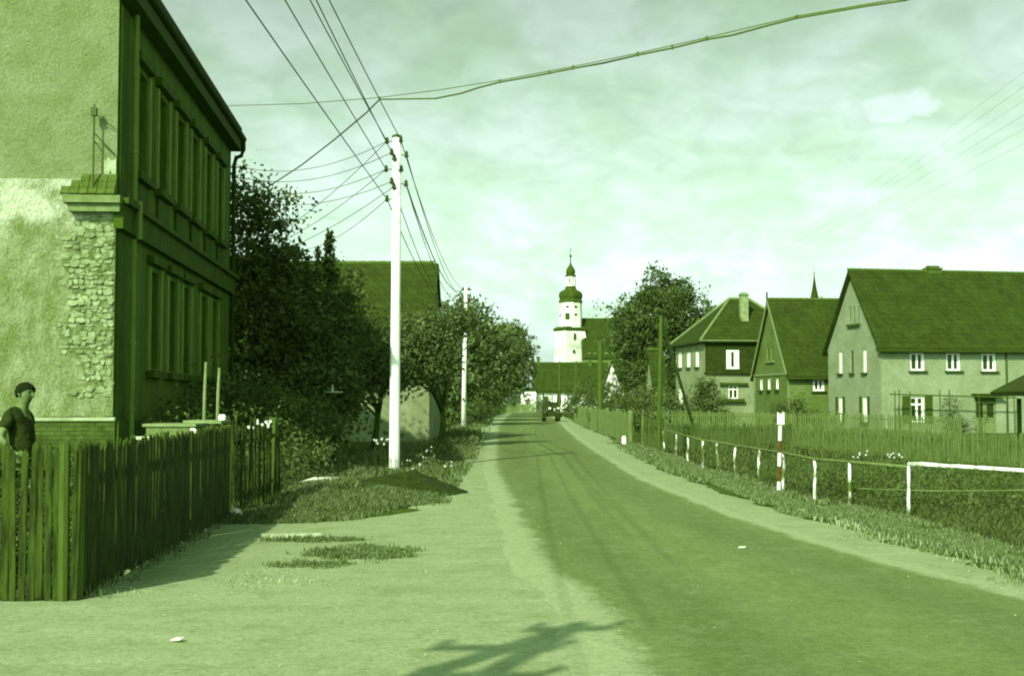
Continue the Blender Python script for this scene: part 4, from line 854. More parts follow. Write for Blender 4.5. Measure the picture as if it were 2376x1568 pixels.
# dark wooden poles up the right side
w1 = G(1528, 1050, -.3); w1.z = h(w1.x, w1.y); wt = P(1534, 733, w1.y)
wp = thing('wooden_pole', 'dark wooden pole with a slanting brace beside the meadow fence', 'pole', w1)
b = MB(); b.tube([w1 - Z * .2, w1.lerp(wt, .5), wt], [.085, .075, .07], 9); b.build('shaft', m_darkwood, wp)
bb = Vector((7.9, 53.5, h(7.9, 53.5))); b = MB(); b.tube([bb - Z * .1, wt - Z * .12], [.075, .06], 8); b.build('brace', m_rail, wp)
b = MB(); insul(b, wt - Z * .2, Vector((.18, 0, 0)), .06); insul(b, wt - Z * .45, Vector((-.18, 0, 0)), .06); b.build('insulators', m_insul, wp)
for px, py, yt, lb in ((1393, 1003, 792, 'thick dark pole at the footpath fence'), (1337, 967, 838, 'slim dark pole right of the tractor'), (1299, 972, 838, 'slim dark pole directly behind the tractor')):
    q = G(px - 1, py, 0); q.z = h(q.x, q.y); t_ = P(px, yt, q.y); o = thing('wooden_pole', lb, 'pole', q, 'dark wooden poles up the street'); b = MB(); rr_ = .13 if px == 1393 else .10; b.tube([q - Z * .2, q.lerp(t_, .5), t_], [rr_ * 1.15, rr_, rr_ * .8], 8); b.build('shaft', m_darkwood, o)
    b = MB(); insul(b, t_ - Z * .25, Vector((.25, 0, 0)), .07); insul(b, t_ - Z * .5, Vector((-.25, 0, 0)), .07); b.build('insulators', m_insul, o)
# small white marker stone
ms = G(1448, 1031, 0); ms.z = h(ms.x, ms.y); b = MB(); b.lathe(ms, [(.085, -.1), (.085, .26), (.06, .31), (.02, .33)], 10, sx=1, sy=.7); tag(b.build('marker_stone', m_white, loc=ms, smooth=False), 'short white marker stone at the edge of the sandy footpath', 'stone')
# white stone at the fence end
ws = G(548, 1203, 0.0); bm_ = bmesh.new(); bmesh.ops.create_icosphere(bm_, subdivisions=3, radius=.085)
for v_ in bm_.verts: v_.co *= 1 + .25 * noise.noise(v_.co * 14); v_.co.z *= .95; v_.co.x *= 1.15
me = bpy.data.meshes.new('white_stone'); bm_.to_mesh(me); bm_.free(); me.materials.append(m_offwhite); o = bpy.data.objects.new('white_stone', me); col.objects.link(o); o.location = (ws.x, ws.y, .07); tag(o, 'white round stone at the foot of the fence end', 'stone')

# ------------------------------------------------------------------ tractor
tb_ = G(1278, 978, 0.0); tx, ty = tb_.x, tb_.y
tr = thing('tractor', 'small dark tractor with an open cab driving away up the road', 'tractor', (tx, ty, 0.02))
def tv(x, y, z): return Vector((tx + x, ty + y, z + .02))
b = MB(); b.box(tv(0, .9, .75), (.42, 2.2, .4)); b.box(tv(0, 1.35, 1.12), (.5, 1.3, .42)); b.box(tv(0, -.05, .62), (.7, .5, .45)); fix(b.build('body', m_tractor, tr))
def wheel(x, y, r_, w_, nm):
    o = bpy.data.objects.new('wheel', None); col.objects.link(o); o.parent = tr; o.location = (x, y, r_)
    def ring(prof, m, name):
        b = MB(); n = 20; vs = []; fs = []
        for (rr_, xx) in prof:
            for j in range(n): q = 2 * math.pi * j / n; vs.append(tv(x + xx, y + rr_ * math.cos(q), r_ + rr_ * math.sin(q)))
        for i in range(len(prof) - 1):
            for j in range(n): fs.append((i * n + j, i * n + (j + 1) % n, (i + 1) * n + (j + 1) % n, (i + 1) * n + j))
        fs.append(tuple(range(n))); fs.append(tuple((len(prof) - 1) * n + j for j in range(n))[::-1])
        return fix(b.add(vs, fs).build(name, m, o))
    ring([(r_ * .62, -w_ / 2), (r_ * .95, -w_ / 2), (r_, -w_ * .35), (r_, w_ * .35), (r_ * .95, w_ / 2), (r_ * .62, w_ / 2)], m_tyre, 'tyre'); ring([(r_ * .2, -w_ * .56), (r_ * .6, -w_ * .52), (r_ * .6, w_ * .52), (r_ * .2, w_ * .56)], m_surround, 'rim')
wheel(-.55, 0, .55, .32, 'w'); wheel(.6, 0, .55, .3, 'w'); wheel(-.5, 1.9, .36, .18, 'w'); wheel(.5, 1.9, .36, .18, 'w')
b = MB()
for sx in (-.55, .55):
    for k_ in range(6):
        a_ = R(20 + k_ * 28); b.box(tv(sx, .62 * math.cos(a_), .55 + .62 * math.sin(a_)), (.36, .32, .03), uz=Vector((0, math.cos(a_), math.sin(a_))), ux=Vector((1, 0, 0)))
b.build('fender', m_tractor, tr)
b = MB()
for sx in (-.58, .58):
    for sy in (-.35, .65): b.box(tv(sx, sy, 1.7), (.06, .06, 1.3))
b.box(tv(0, -.35, 1.28), (1.1, .05, .5)); b.box(tv(0, .65, 1.3), (1.1, .04, .5)); b.box(tv(0, -.35, 1.75), (.05, .05, 1.1)); b.build('cab_frame', m_tractor, tr)
b = MB(); b.box(tv(0, .15, 2.38), (1.36, 1.2, .08)); b.box(tv(0, .15, 2.43), (1.1, 1.0, .05)); b.build('cab_roof', m_tractor, tr)
b = MB(); b.box(tv(0, .1, 1.05), (.45, .4, .08)); b.box(tv(0, -.1, 1.3), (.42, .06, .4)); b.build('seat', m_tyre, tr)
b = MB(); b.tube([tv(.2, 1.6, 1.3), tv(.2, 1.6, 2.1)], .035, 7); b.build('exhaust', m_iron, tr)
for sx in (-.1, .58): b = MB(); b.box(tv(sx, -.42, 1.05), (.2, .06, .16)); b.build('tail_lamp', m_offwhite, tr)

# ------------------------------------------------------------------ person behind the fence
PZ = .06; PX, PY = (50 - 1188) / (F / 13.5), 13.5
PX = -5.16
ps = thing('person', 'person in a dark short sleeved shirt standing behind the left fence, forearm across the waist', 'person', (PX, PY, PZ))
def skinned(name, verts, edges, rad, m, parent=ps, sub=2, root=0):
    me = bpy.data.meshes.new(name); me.from_pydata([tuple(v) for v in verts], edges, []); me.update(); o = bpy.data.objects.new(name, me); col.objects.link(o); o.parent = parent
    md = o.modifiers.new('skin', 'SKIN'); md.use_smooth_shade = True
    sv = me.skin_vertices[0].data
    for i, r_ in enumerate(rad): sv[i].radius = (r_, r_) if isinstance(r_, (int, float)) else r_; sv[i].use_root = (i == root)
    s = o.modifiers.new('sub', 'SUBSURF'); s.levels = sub; s.render_levels = sub; me.materials.append(m); return o
# x to the right of the view = the way the person faces, -y = towards the camera
V = []; E = []; RD = []
def vv(p, r_, frm=None): V.append(Vector(p)); RD.append(r_); k = len(V) - 1; (E.append((frm, k)) if frm is not None else None); return k
pel = vv((.0, 0, .95), .125); wai = vv((.02, 0, 1.12), .115, pel); chs = vv((.0, 0, 1.32), .13, wai); nkb = vv((-.03, 0, 1.47), .075, chs); nk = vv((.0, 0, 1.53), .05, nkb); hd0 = vv((.035, -.01, 1.60), .070, nk); hd1 = vv((.045, -.01, 1.67), .088, hd0); hd2 = vv((.03, -.01, 1.73), .072, hd1)
sh = vv((-.06, -.16, 1.43), .058, nkb); el = vv((-.13, -.24, 1.21), .042, sh); wr = vv((.02, -.27, 1.06), .026, el)
hn = vv((.075, -.265, 1.035), (.022, .034), wr)
for k_, (dy, ln_) in enumerate(((-.022, .075), (-.008, .085), (.008, .08), (.022, .062))):
    a_ = vv((.115, -.265 + dy, 1.032 - .004 * k_), .0095, hn); b_ = vv((.115 + ln_ * .5, -.262 + dy, 1.012 - .003 * k_), .0085, a_); vv((.112 + ln_ * .75, -.258 + dy, .985), .0075, b_)
a_ = vv((.07, -.30, 1.05), .011, hn); vv((.10, -.315, 1.045), .0085, a_)
sh2 = vv((-.04, .17, 1.43), .058, nkb); el2 = vv((-.02, .23, 1.16), .042, sh2); wr2 = vv((.1, .2, .96), .026, el2); hn2 = vv((.13, .19, .91), (.022, .034), wr2)
for k_ in range(4): a_ = vv((.14, .165 + .015 * k_, .875), .0095, hn2); b_ = vv((.145, .165 + .015 * k_, .84), .0085, a_); vv((.14, .165 + .015 * k_, .81), .0075, b_)
a_ = vv((.155, .15, .89), .011, hn2); vv((.165, .14, .86), .0085, a_)
for sy in (-1, 1):
    hp = vv((0, sy * .09, .88), .09, pel); kn = vv((.02 * sy, sy * .10, .48), .06, hp); an = vv((-.02, sy * .1, .09), .042, kn); vv((.12, sy * .11, .045), .034, an)
body = skinned('body', V, E, RD, m_skin)
# facial features and hair
hc_ = Vector((.045, -.01, 1.675)); fdir = Vector((.86, -.5, 0)).normalized(); sdir_ = Vector((-fdir.y, fdir.x, 0))
b = MB()
def blob(b, c, r_, n=8): b.lathe(Vector(c) + ps.location, [(r_[0] * math.sin(math.pi * i / 6) + .0005, -r_[2] * math.cos(math.pi * i / 6)) for i in range(7)], n)
bn = MB(); q = hc_ + fdir * .090 + Z * -.012; bn.add([ps.location + p for p in (q + Z * .03, q + sdir_ * .014 - Z * .02, q - sdir_ * .014 - Z * .02, q + fdir * .03 - Z * .015)], [(0, 1, 3), (0, 3, 2), (1, 2, 3), (0, 2, 1)]); fix(bn.build('nose', m_skin, ps))
for s_ in (-1, 1):
    b = MB(); blob(b, hc_ + fdir * .081 + sdir_ * (.030 * s_) + Z * .012, (.012, .012, .008)); b.build('eye', m_hair, ps, smooth=True)
    b = MB(); blob(b, hc_ + sdir_ * (.086 * s_) - Z * .01, (.016, .016, .032)); b.build('ear', m_skin, ps, smooth=True)
b = MB(); b.box(ps.location + hc_ + fdir * .084 - Z * .05, (.045, .01, .009), ux=sdir_, uy=fdir); b.build('mouth', mat('lips', .2), ps)
bm_ = bmesh.new(); bmesh.ops.create_icosphere(bm_, subdivisions=4, radius=.104)
cut = []
for v_ in bm_.verts:
    n_ = v_.co.normalized(); f_ = n_.dot(fdir)
    if n_.z + .12 * noise.noise(n_ * 9) < -.6 + .3 * max(0, min(1, (f_ + .5) / .5)) + .75 * max(0, f_) : cut.append(v_)
    v_.co *= 1 + .05 * noise.noise(n_ * 7) + .04 * noise.noise(n_ * 19)
    v_.co.z *= 1.02
bmesh.ops.delete(bm_, geom=cut, context='VERTS'); me = bpy.data.meshes.new('hair'); bm_.to_mesh(me); bm_.free(); me.materials.append(m_hair); ho_ = bpy.data.objects.new('hair', me); col.objects.link(ho_); ho_.parent = ps; ho_.location = hc_ + Z * .008 - fdir * .016
so_ = ho_.modifiers.new('thick', 'SOLIDIFY'); so_.thickness = .006
skinned('shirt', [(.0, 0, .90), (.02, 0, 1.1), (.0, 0, 1.32), (-.03, 0, 1.475), (-.008, 0, 1.535), (-.06, -.16, 1.435), (-.105, -.215, 1.29), (-.04, .17, 1.435), (-.03, .21, 1.28)], [(0, 1), (1, 2), (2, 3), (3, 4), (3, 5), (5, 6), (3, 7), (7, 8)], [.142, .138, .148, .10, .062, .078, .066, .078, .066], m_shirt)
skinned('trousers', [(0, 0, .97), (0, -.09, .86), (-.02, -.10, .48), (-.02, -.1, .12), (0, .09, .86), (.02, .10, .48), (-.02, .1, .12)], [(0, 1), (1, 2), (2, 3), (0, 4), (4, 5), (5, 6)], [.14, .11, .082, .075, .11, .082, .075], m_trouser)
for sy in (-1, 1): skinned('shoe', [(-.06, sy * .1, .05), (.05, sy * .105, .045), (.17, sy * .115, .035)], [(0, 1), (1, 2)], [.045, .045, .036], m_tyre)

# ------------------------------------------------------------------ things in the left garden
def boardbox(name, label, cat, px0, px1, py0, py1, d_, m, th=.06):
    a_ = P(px0, py0, d_); b_ = P(px1, py1, d_); b = MB(); b.box(((a_.x + b_.x) / 2, d_, (a_.z + b_.z) / 2), (b_.x - a_.x, th, a_.z - b_.z)); o = b.build(name, m, loc=(a_.x, d_, b_.z)); return tag(o, label, cat)
def crate(name, label, px0, px1, py0, d_, z0, dep, m):
    a_ = P(px0, py0, d_); b_ = P(px1, py0, d_); o = thing(name, label, 'cold frame', ((a_.x + b_.x) / 2, d_, z0)); b = MB(); W_ = b_.x - a_.x; H_ = a_.z - z0; cx_ = (a_.x + b_.x) / 2
    b.box((cx_, d_, z0 + H_ / 2), (W_, .04, H_)); b.box((cx_, d_ + dep, z0 + H_ / 2), (W_, .04, H_))
    for sx in (-1, 1): b.box((cx_ + sx * (W_ / 2 - .02), d_ + dep / 2, z0 + H_ / 2), (.04, dep - .05, H_))
    b.build('sides', m, o); b = MB(); b.box((cx_, d_ + dep / 2, a_.z + .025), (W_ + .1, dep + .1, .04)); b.build('lid', m_board, o); return o
crate('cold_frame', 'long grey wooden box with a lid behind the left fence', 340, 448, 990, 19, .12, .8, m_fence2)
boardbox('plank', 'pale short plank lying on top of the left fence rail', 'plank', 312, 371, 1012, 1019, 16.4, m_board2, .12)
tbl = thing('garden_table', 'rough board table with white things on it in the shaded garden', 'table', P(485, 1000, 20)); tz = P(485, 978, 20).z; tx0, tx1 = P(438, 978, 20).x, P(525, 978, 20).x; tbl.location = ((tx0 + tx1) / 2, 20, .12)
b = MB(); b.box(((tx0 + tx1) / 2, 20, tz), (tx1 - tx0, .7, .05)); b.build('tabletop', m_board, tbl)
for sx in (tx0 + .08, tx1 - .08):
    for sy in (-.28, .28): b = MB(); b.box((sx, 20 + sy, (tz + .1) / 2), (.06, .06, tz - .12)); b.build('leg', m_fence, tbl)
for px in (512, 519): q = P(px, 974, 19.8); b = MB(); b.lathe((q.x, q.y, tz + .025), [(.03, 0), (.04, .05), (.02, .09)], 8); tag(b.build('jar', m_white, loc=(q.x, q.y, tz + .025)), 'small white jar on the garden table, %s of the two' % ('left' if px == 512 else 'right'), 'jar', 'jars on the garden table')
q = P(448, 1001, 18.8); b = MB(); b.lathe(q - Z * .05, [(.03, 0), (.06, .03), (.06, .07), (.03, .1)], 9); tag(b.build('enamel_mug', m_white, loc=q - Z * .05), 'white enamel mug hung on the fence before the garden table', 'mug')
for px, y0, y1, lb in ((478, 840, 975, 'pale straight stake standing by the house wall, left of two'), (509, 853, 972, 'pale stake with a bent head, right of two')):
    a_ = P(px, y0, 21); z0 = .1; b = MB(); b.tube([Vector((P(px - 7, y1, 21).x, 21, z0)), Vector((P(px - 3, (y0 + y1) / 2, 21).x, 21, P(px, (y0 + y1) / 2, 21).z)), a_], [.028, .026, .022], 7); tag(b.build('stake', m_board, loc=(a_.x, 21, z0)), lb, 'stake', 'pale stakes in the shaded garden')
q = P(776, 912, 33); bd = thing('bird_bath', 'small pale bird bath showing above the dark hedge', 'bird bath', (q.x, 33, .1)); b = MB(); b.lathe((q.x, 33, .1), [(.12, 0), (.05, .15), (.05, q.z - .15), (.08, q.z - .1)], 10); b.build('pedestal', m_fence, bd)
b = MB(); b.lathe((q.x, 33, q.z), [(.08, -.02), (.22, .02), (.21, .045), (.08, .02)], 14); b.build('bowl', m_board2, bd); b = MB(); b.lathe((q.x - .05, 33, q.z + .03), [(.03, 0), (.04, .07), (.02, .11), (.03, .15), (.01, .19)], 8); b.build('figure', m_board2, bd)
# white plank by the grass tuft
a_ = G(606, 1243, .03); b_ = G(745, 1241, .03); b = MB(); b.box(((a_ + b_) / 2), ((b_ - a_).length, .12, .05), ux=(b_ - a_).normalized()); tag(b.build('kerb_plank', m_board2, loc=(a_ + b_) / 2), 'pale plank lying on the dirt by the grass tufts', 'plank')
a_ = G(735, 1120, .16); b = MB(); b.add([Vector((a_.x + dx, a_.y + dy, h(a_.x + dx, a_.y + dy) + dz)) for dx, dy, dz in ((-.35, -.1, .04), (.4, -.15, .05), (.45, .25, .07), (-.1, .3, .1), (-.3, .15, .06))] , [(0, 1, 2, 3, 4)]); o = b.build('paper_scrap', m_offwhite, loc=(a_.x, a_.y, a_.z)); tag(o, 'pale scrap of paper lying on the grassy bank', 'paper'); o.modifiers.new('t', 'SOLIDIFY').thickness = .01
# low dark cone-shaped heap at the white pole's foot
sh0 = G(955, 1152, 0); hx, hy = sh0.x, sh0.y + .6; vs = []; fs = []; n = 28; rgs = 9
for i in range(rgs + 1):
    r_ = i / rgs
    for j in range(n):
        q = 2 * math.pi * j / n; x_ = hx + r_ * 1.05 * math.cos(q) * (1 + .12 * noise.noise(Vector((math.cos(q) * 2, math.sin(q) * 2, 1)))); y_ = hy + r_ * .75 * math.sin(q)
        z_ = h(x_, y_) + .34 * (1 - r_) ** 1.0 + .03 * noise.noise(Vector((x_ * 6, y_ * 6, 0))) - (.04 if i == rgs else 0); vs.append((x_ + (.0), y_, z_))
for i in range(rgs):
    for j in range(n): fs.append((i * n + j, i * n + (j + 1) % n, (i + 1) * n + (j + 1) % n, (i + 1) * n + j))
o = MB().add(vs, fs).build('dark_heap', m_heap, loc=(hx, hy, 0), smooth=True); tag(o, 'low dark heap on the bank in front of the white pole', 'heap')
# pale litter
for i, (px, py, sz, lb) in enumerate(((672, 1719, 0, ''), (1722, 1269, .05, 'small pale scrap lying on the asphalt'), (412, 1482, .045, 'small white scrap on the dirt in the near left'))):
    if not sz: continue
    q = G(px, py, .03); b = MB(); b.add([q + Vector(t_) for t_ in ((-sz, -.02, 0), (sz * .6, -.03, .004), (sz, .03, .01), (-sz * .4, .04, .008))], [(0, 1, 2, 3)]); o = b.build('paper_scrap', m_offwhite, loc=q); o.modifiers.new('t', 'SOLIDIFY').thickness = .006; tag(o, lb, 'paper')
pb_ = MB()
for i in range(2600):
    x_ = random.uniform(-6, 5); y_ = random.uniform(5.5, 30) ** 1; s_ = random.choice([.004, .005, .007, .011]) * random.uniform(.6, 1.2)
    if x_ < ip(DT_L, y_) or (ip(ROAD_L, y_) + .3 < x_ < ip(ROAD_R, y_) - .3 and random.random() < .8): continue
    pb_.add([Vector((x_, y_, h(x_, y_) + .018)) + Vector(q) * s_ for q in ((-1, 0, 0), (0, -1, .1), (1, .1, 0), (.1, 1, 0), (0, 0, 1.1))], [(0, 1, 4), (1, 2, 4), (2, 3, 4), (3, 0, 4)])
tag(pb_.build('gravel', mat('pebbles', .25, .5, 40), loc=(0, 10, 0)), 'loose pebbles scattered over the sandy dirt', 'gravel', kind='stuff')

# ------------------------------------------------------------------ trees and bushes
tree('tree', 'dark shaggy tree rising directly behind the town house', (-8.0, 39.5, .1), 3.0, .2, [(-8.4, 39.5, 6.3, 1.4, 1.3, 1.7), (-7.5, 39, 7.5, .9, .8, .7), (-7.9, 39, 4.2, 1.7, 1.4, 2.0), (-7.0, 38.5, 2.3, 1.9, 1.4, 2.0), (-7.0, 39, 5.6, .8, .7, .8), (-8.3, 39, 8.0, .5, .5, .8)], 20000, .09, m_leafdk, .24, zmin=.2)
tree('pear_tree', 'pear tree with upright shoots in front of the barn roof', (-6.2, 41, .1), 2.0, .16, [(-6.3, 41, 4.2, 1.7, 1.4, 1.8), (-5.6, 40, 3.6, 1.1, 1.0, 1.4), (-6.6, 40, 2.0, 1.8, 1.2, 1.9), (-5.9, 40, 1.7, .9, 1.0, 1.5)], 21000, .085, m_leafdk, .24, zmin=.2,
     shoots=[(-7.3, 41, 5.2, 6.3, .12), (-6.95, 41, 5.4, 6.7, .1), (-6.6, 41.1, 5.4, 6.3, .12), (-6.25, 41, 5.5, 6.6, .11), (-5.98, 41, 5.5, 7.0, .08), (-5.75, 41, 5.4, 7.15, .13), (-5.2, 41, 4.8, 5.9, .1), (-7.8, 41, 4.6, 6.0, .15)])
tree('apple_tree', 'apple tree left of the white pole before the barn wall', (-4.7, 43.5, 0), 1.4, .11, [(-4.9, 43.5, 3.2, 1.15, 1.0, 1.3), (-4.1, 43, 2.7, .9, .8, .8), (-5.5, 43, 2.2, .8, .8, .8)], 10000, .075, m_leaf, .2)
tree('apple_tree', 'apple tree right of the white pole before the barn corner', (-2.55, 45.5, 0), 1.5, .11, [(-3.05, 45, 3.5, 1.0, 1.0, 1.25), (-2.3, 46, 4.35, .75, .7, .6), (-3.4, 44.5, 2.9, .7, .7, .7), (-3.6, 45.5, 3.0, .7, .7, .7), (-1.75, 46, 4.55, .4, .5, .45)], 13000, .075, m_leaf, .2)
rowt = [(60, -4.7, 1.5, 5.3, 'leafy low tree just behind the barn corner'), (86, -3.3, 2.6, 8.1, 'broad tree behind the second pale pole'), (106, -2.7, 2.5, 7.7, 'rounded street tree, third along the left side'), (130, -1.6, 2.7, 9.0, 'tall street tree near the far bend'), (152, -.2, 2.8, 10.6, 'farthest street tree leaning over the road end')]
for d_, lx, r_, tz_, lb in rowt:
    tree('street_tree', lb, (lx - .4 - (1.0 if d_ > 125 else 0), d_, 0), 1.5, .16, [(lx, d_, tz_ - r_ * .85, r_, r_, r_ * .85), (lx - r_ * .4, d_ - .5, tz_ * .42, r_ * .9, r_ * .8, tz_ * .3), (lx + r_ * .45, d_, tz_ * .5, r_ * .65, r_ * .6, tz_ * .25), (lx + r_ * .1, d_, tz_ - r_ * .3, r_ * .4, r_ * .4, r_ * .5)],
         int(8500 + r_ * 1500), .10 + d_ * .0006, m_leaf, .3, group='street trees on the left side')
hb = []
for y_ in list(np.arange(51, 160, 3.2)):
    e_ = ip(DT_L, y_); hb.append((e_ - (2.7 if y_ < 80 else 1.3) + .3 * math.sin(y_), y_, .7, 1.0 if y_ < 80 else 1.2, 2.0, 1.1 + .2 * math.sin(y_ * 1.7)))
bush('hedge', 'overgrown dark hedge under the street trees left of the road', hb, 17000, .10, m_leafdk, .24, cat='hedge')
bush('bush', 'large dark bush in the house shade left of the white pole', [(-5.2, 31.5, .8, 1.0, 1.0, 1.0), (-4.65, 31, .5, .55, .6, .7), (-6.1, 30.5, .9, 1.2, 1.0, 1.3), (-5.4, 28.5, .6, 1.0, 1.4, .9), (-5.95, 33, 1.1, 1.2, .9, 1.2)], 11000, .06, m_leafdk, .2)
bush('bush', 'dark weedy bush behind the ragged fence panel', [(-4.9, 23.5, .5, .9, 1.8, .8), (-4.6, 21.5, .45, .5, 1.0, .6), (-6.3, 24.5, .6, 1.1, 1.6, .8), (-4.4, 26, .4, .7, 1.2, .6)], 8000, .05, m_leafdk, .18)
bush('garden_shrub', 'shrub growing against the shaded street front of the town house', [(-6.6, 27, 1.0, .55, 1.5, 1.1), (-6.9, 30, 1.2, .6, 1.8, 1.3), (-7.1, 34, 1.2, .6, 1.6, 1.4)], 6000, .06, m_leafdk, .2, cat='shrub')
bush('roadside_weeds', 'tall weeds with white flowers at the right of the pole foot', [(-2.3, 31.5, .1, .5, .8, .25), (-2.0, 36, .1, .5, 1.5, .3), (-2.3, 41, .1, .6, 2.0, .3)], 2400, .045, m_leaf, .12, cat='weeds')
bush('garden_shrub', 'low shrubs added to darken the gaps behind the near corner of the picket fence', [(-5.0, 11.9, .5, .9, .5, .6), (-6.4, 12.0, .5, .9, .5, .6), (-4.4, 13.5, .5, .5, 1.2, .6), (-4.6, 16, .5, .5, 1.4, .6)], 9000, .035, m_leafdk, .14, cat='shrub')  # added planting that darkens the view between the pickets
# right side
tree('tree', 'tall broad dark tree between the church and the villa', (12.8, 114, -.2), 4.0, .35, [(12.72, 114.0, 8.79, 3.48, 2.88, 2.88), (10.68, 114.0, 7.59, 1.92, 1.92, 2.28), (15.24, 114.0, 9.15, 2.28, 2.16, 2.52), (13.08, 114.0, 11.67, 1.32, 1.2, 1.8), (14.76, 114.0, 11.19, 1.2, 1.08, 1.32), (11.88, 114.0, 10.47, 0.96, 0.96, 1.08), (13.08, 114.7, 5.43, 3.6, 2.4, 3.12), (10.08, 115.2, 9.15, 0.72, 0.72, 1.08), (12.24, 114.0, 2.79, 3.6, 2.4, 2.64), (16.08, 114.0, 5.67, 1.92, 1.68, 2.64)], 52000, .15, m_leafdk, .3, zmin=.2)
tree('tree', 'small round treetop showing behind the villa roof', (17.6, 116, 0), 7, .15, [(17.8, 116, 9.3, 1.0, .8, 1.2), (18.9, 116, 8.7, 1.1, .8, .7), (17.0, 116, 8.2, 1.1, .8, 1)], 2600, .12, m_leafdk, .22)
bush('bush', 'rounded bush at the foot of the big tree by the footpath fence', [(7.2, 83, .9, 2.3, 1.6, 1.7), (9.3, 84, 1.0, 2.3, 1.6, 1.6), (5.9, 92, 1.3, 1.6, 1.6, 1.8), (12.4, 86, .6, 2.2, 1.6, 1.6)], 10000, .10, m_leafdk, .26)
bush('bush', 'dark bush behind the footpath fence near the thick pole', [(5.6, 74, .8, 1.1, 1.4, 1.4), (6.8, 72, .8, 1.5, 1.4, 1.1)], 5500, .085, m_leafdk, .22)
bush('bush', 'bushes before the far white house', [(8.2, 150, 1.2, 2.4, 2, 2.0), (11.5, 140, 1.6, 2.6, 2, 2.5), (6.2, 130, 1.0, 1.4, 1.6, 1.6)], 5500, .15, m_leafdk, .35)
bush('far_hedge', 'low dark hedge left of the far white outbuilding', [(-3, 206, 1.8, 3.0, 1.5, 2.4), (.3, 206, 1.4, 1.6, 1.2, 2.0), (-8, 206, 2, 3.5, 1.5, 2.6)], 3500, .2, m_leafdk, .4, cat='hedge')
bush('bush', 'small bushes at the far end of the road', [(2.0, 186, .9, 1.0, 1, 1.3), (4.7, 186, .9, 1.5, 1, 1.2)], 1600, .16, m_leaf, .3)
bush('conical_shrub', 'leafy cone shaped shrub before the villa side wall', [(12.9, 85, 1.4, 1.0, .9, 1.6), (12.9, 85, 2.6, .7, .6, .9), (13.4, 84, .5, 1.2, .9, 1.0)], 4500, .085, m_leafdk, .2, cat='shrub')
bush('bush', 'dark bush between the cottage and the farmhouse', [(16.6, 76, .8, 1.1, 1.0, 1.1), (17.6, 76, .3, 1.2, 1, .9)], 3800, .075, m_leafdk, .2)
bush('flowering_bush', 'pale flowering bush against the farmhouse corner', [(18.7, 75, .2, .8, .6, .75)], 1200, .07, m_leaflt, .16)
tree('tree', 'bare twiggy treetop behind the cottage ridge', (28, 118, 0), 8.5, .12, [(28.6, 118, 10.6, 1.6, 1, .6)], 160, .1, m_leaflt, .3, limbs=14)
bush('shade_bushes', 'dark undergrowth behind the near birch railing', [(8.6, 25.5, -.3, 1.6, 1.2, .55), (11, 26, -.3, 1.8, 1.4, .6), (7.9, 29, -.4, 1.2, 1.6, .5)], 6000, .045, m_leafdk, .16, cat='undergrowth')

# ------------------------------------------------------------------ grass
def grass(name, label, regions, m=m_grass):
    xs_, ys_, hs_ = [], [], []
    for (x0, x1, y0, y1, n, h0, h1, mask) in regions:
        x_ = rng.uniform(x0, x1, n); y_ = rng.uniform(y0, y1, n); k = np.array([mask(a, b) for a, b in zip(x_, y_)]); x_, y_ = x_[k], y_[k]
        pn = np.array([noise.noise(Vector((a * .9, b * .9, 7))) for a, b in zip(x_, y_)]); xs_.append(x_); ys_.append(y_); hs_.append(rng.uniform(h0, h1, len(x_)) * (1 + .6 * pn))
    x_, y_, hh = map(np.concatenate, (xs_, ys_, hs_)); n = len(x_); z_ = np.array([h(a, b) for a, b in zip(x_, y_)]) - .01
    w_ = .0022 + .00040 * y_; a = rng.uniform(0, math.pi, n); d = np.stack([np.cos(a), np.sin(a), np.zeros(n)], 1); ln_ = rng.normal(size=(n, 2)) * .35
    p0 = np.stack([x_, y_, z_], 1); tip_ = p0 + np.stack([ln_[:, 0] * hh, ln_[:, 1] * hh, hh], 1); mid = p0 * .45 + tip_ * .55; mid[:, 2] += hh * .12
    W_ = (d * w_[:, None]); V_ = np.stack([p0 - W_, p0 + W_, mid + W_ * .7, tip_, mid - W_ * .7], 1).reshape(-1, 3)
    me = bpy.data.meshes.new(name); me.vertices.add(5 * n); me.vertices.foreach_set('co', V_.ravel()); me.loops.add(5 * n); me.loops.foreach_set('vertex_index', np.arange(5 * n)); me.polygons.add(n)
    me.polygons.foreach_set('loop_start', np.arange(n) * 5); me.polygons.foreach_set('loop_total', np.full(n, 5)); me.update()
    at = me.attributes.new('tone', 'FLOAT', 'FACE'); at.data.foreach_set('value', rng.uniform(0, 1, n) ** 1.3); me.materials.append(m); o = bpy.data.objects.new(name, me); col.objects.link(o)
    print(name, n); return tag(o, label, 'grass', kind='stuff')
mR = lambda x, y: x > ip(SH_R, y) + .1 + .7 * noise.noise(Vector((x * .8, y * .8, 0))) + .3 * noise.noise(Vector((x * 3, y * 3, 0))) - random.random() ** 3 * .5 and noise.noise(Vector((x * 1.1, y * 1.1, 21))) > -.38 + random.random() * .2
mL = lambda x, y: x < ip(DT_L, y) + .7 * noise.noise(Vector((x * .9, y * .9, 2))) + .3 * noise.noise(Vector((x * 3, y * 3, 2))) + random.random() ** 3 * .5 and noise.noise(Vector((x * 1.3, y * 1.3, 31))) > -.36 + random.random() * .2 and not (abs(x - hx) < .9 and abs(y - hy) < .6)
RLX = lambda y: float(np.interp(y, [q.y for q in pp[::-1]], [q.x for q in pp[::-1]]))
mV = lambda x, y: mR(x, y) and x < RLX(y) + .25 * random.random()
mM = lambda x, y: mR(x, y) and x > RLX(y) + .1
grass('verge_grass', 'short patchy grass on the right verge in front of the railing', [(4, 8, 11, 26, 90000, .025, .075, mV), (3.6, 8, 26, 52, 36000, .04, .11, mV)], tone_mat('verge_blades', .15, .38, trans=.3))
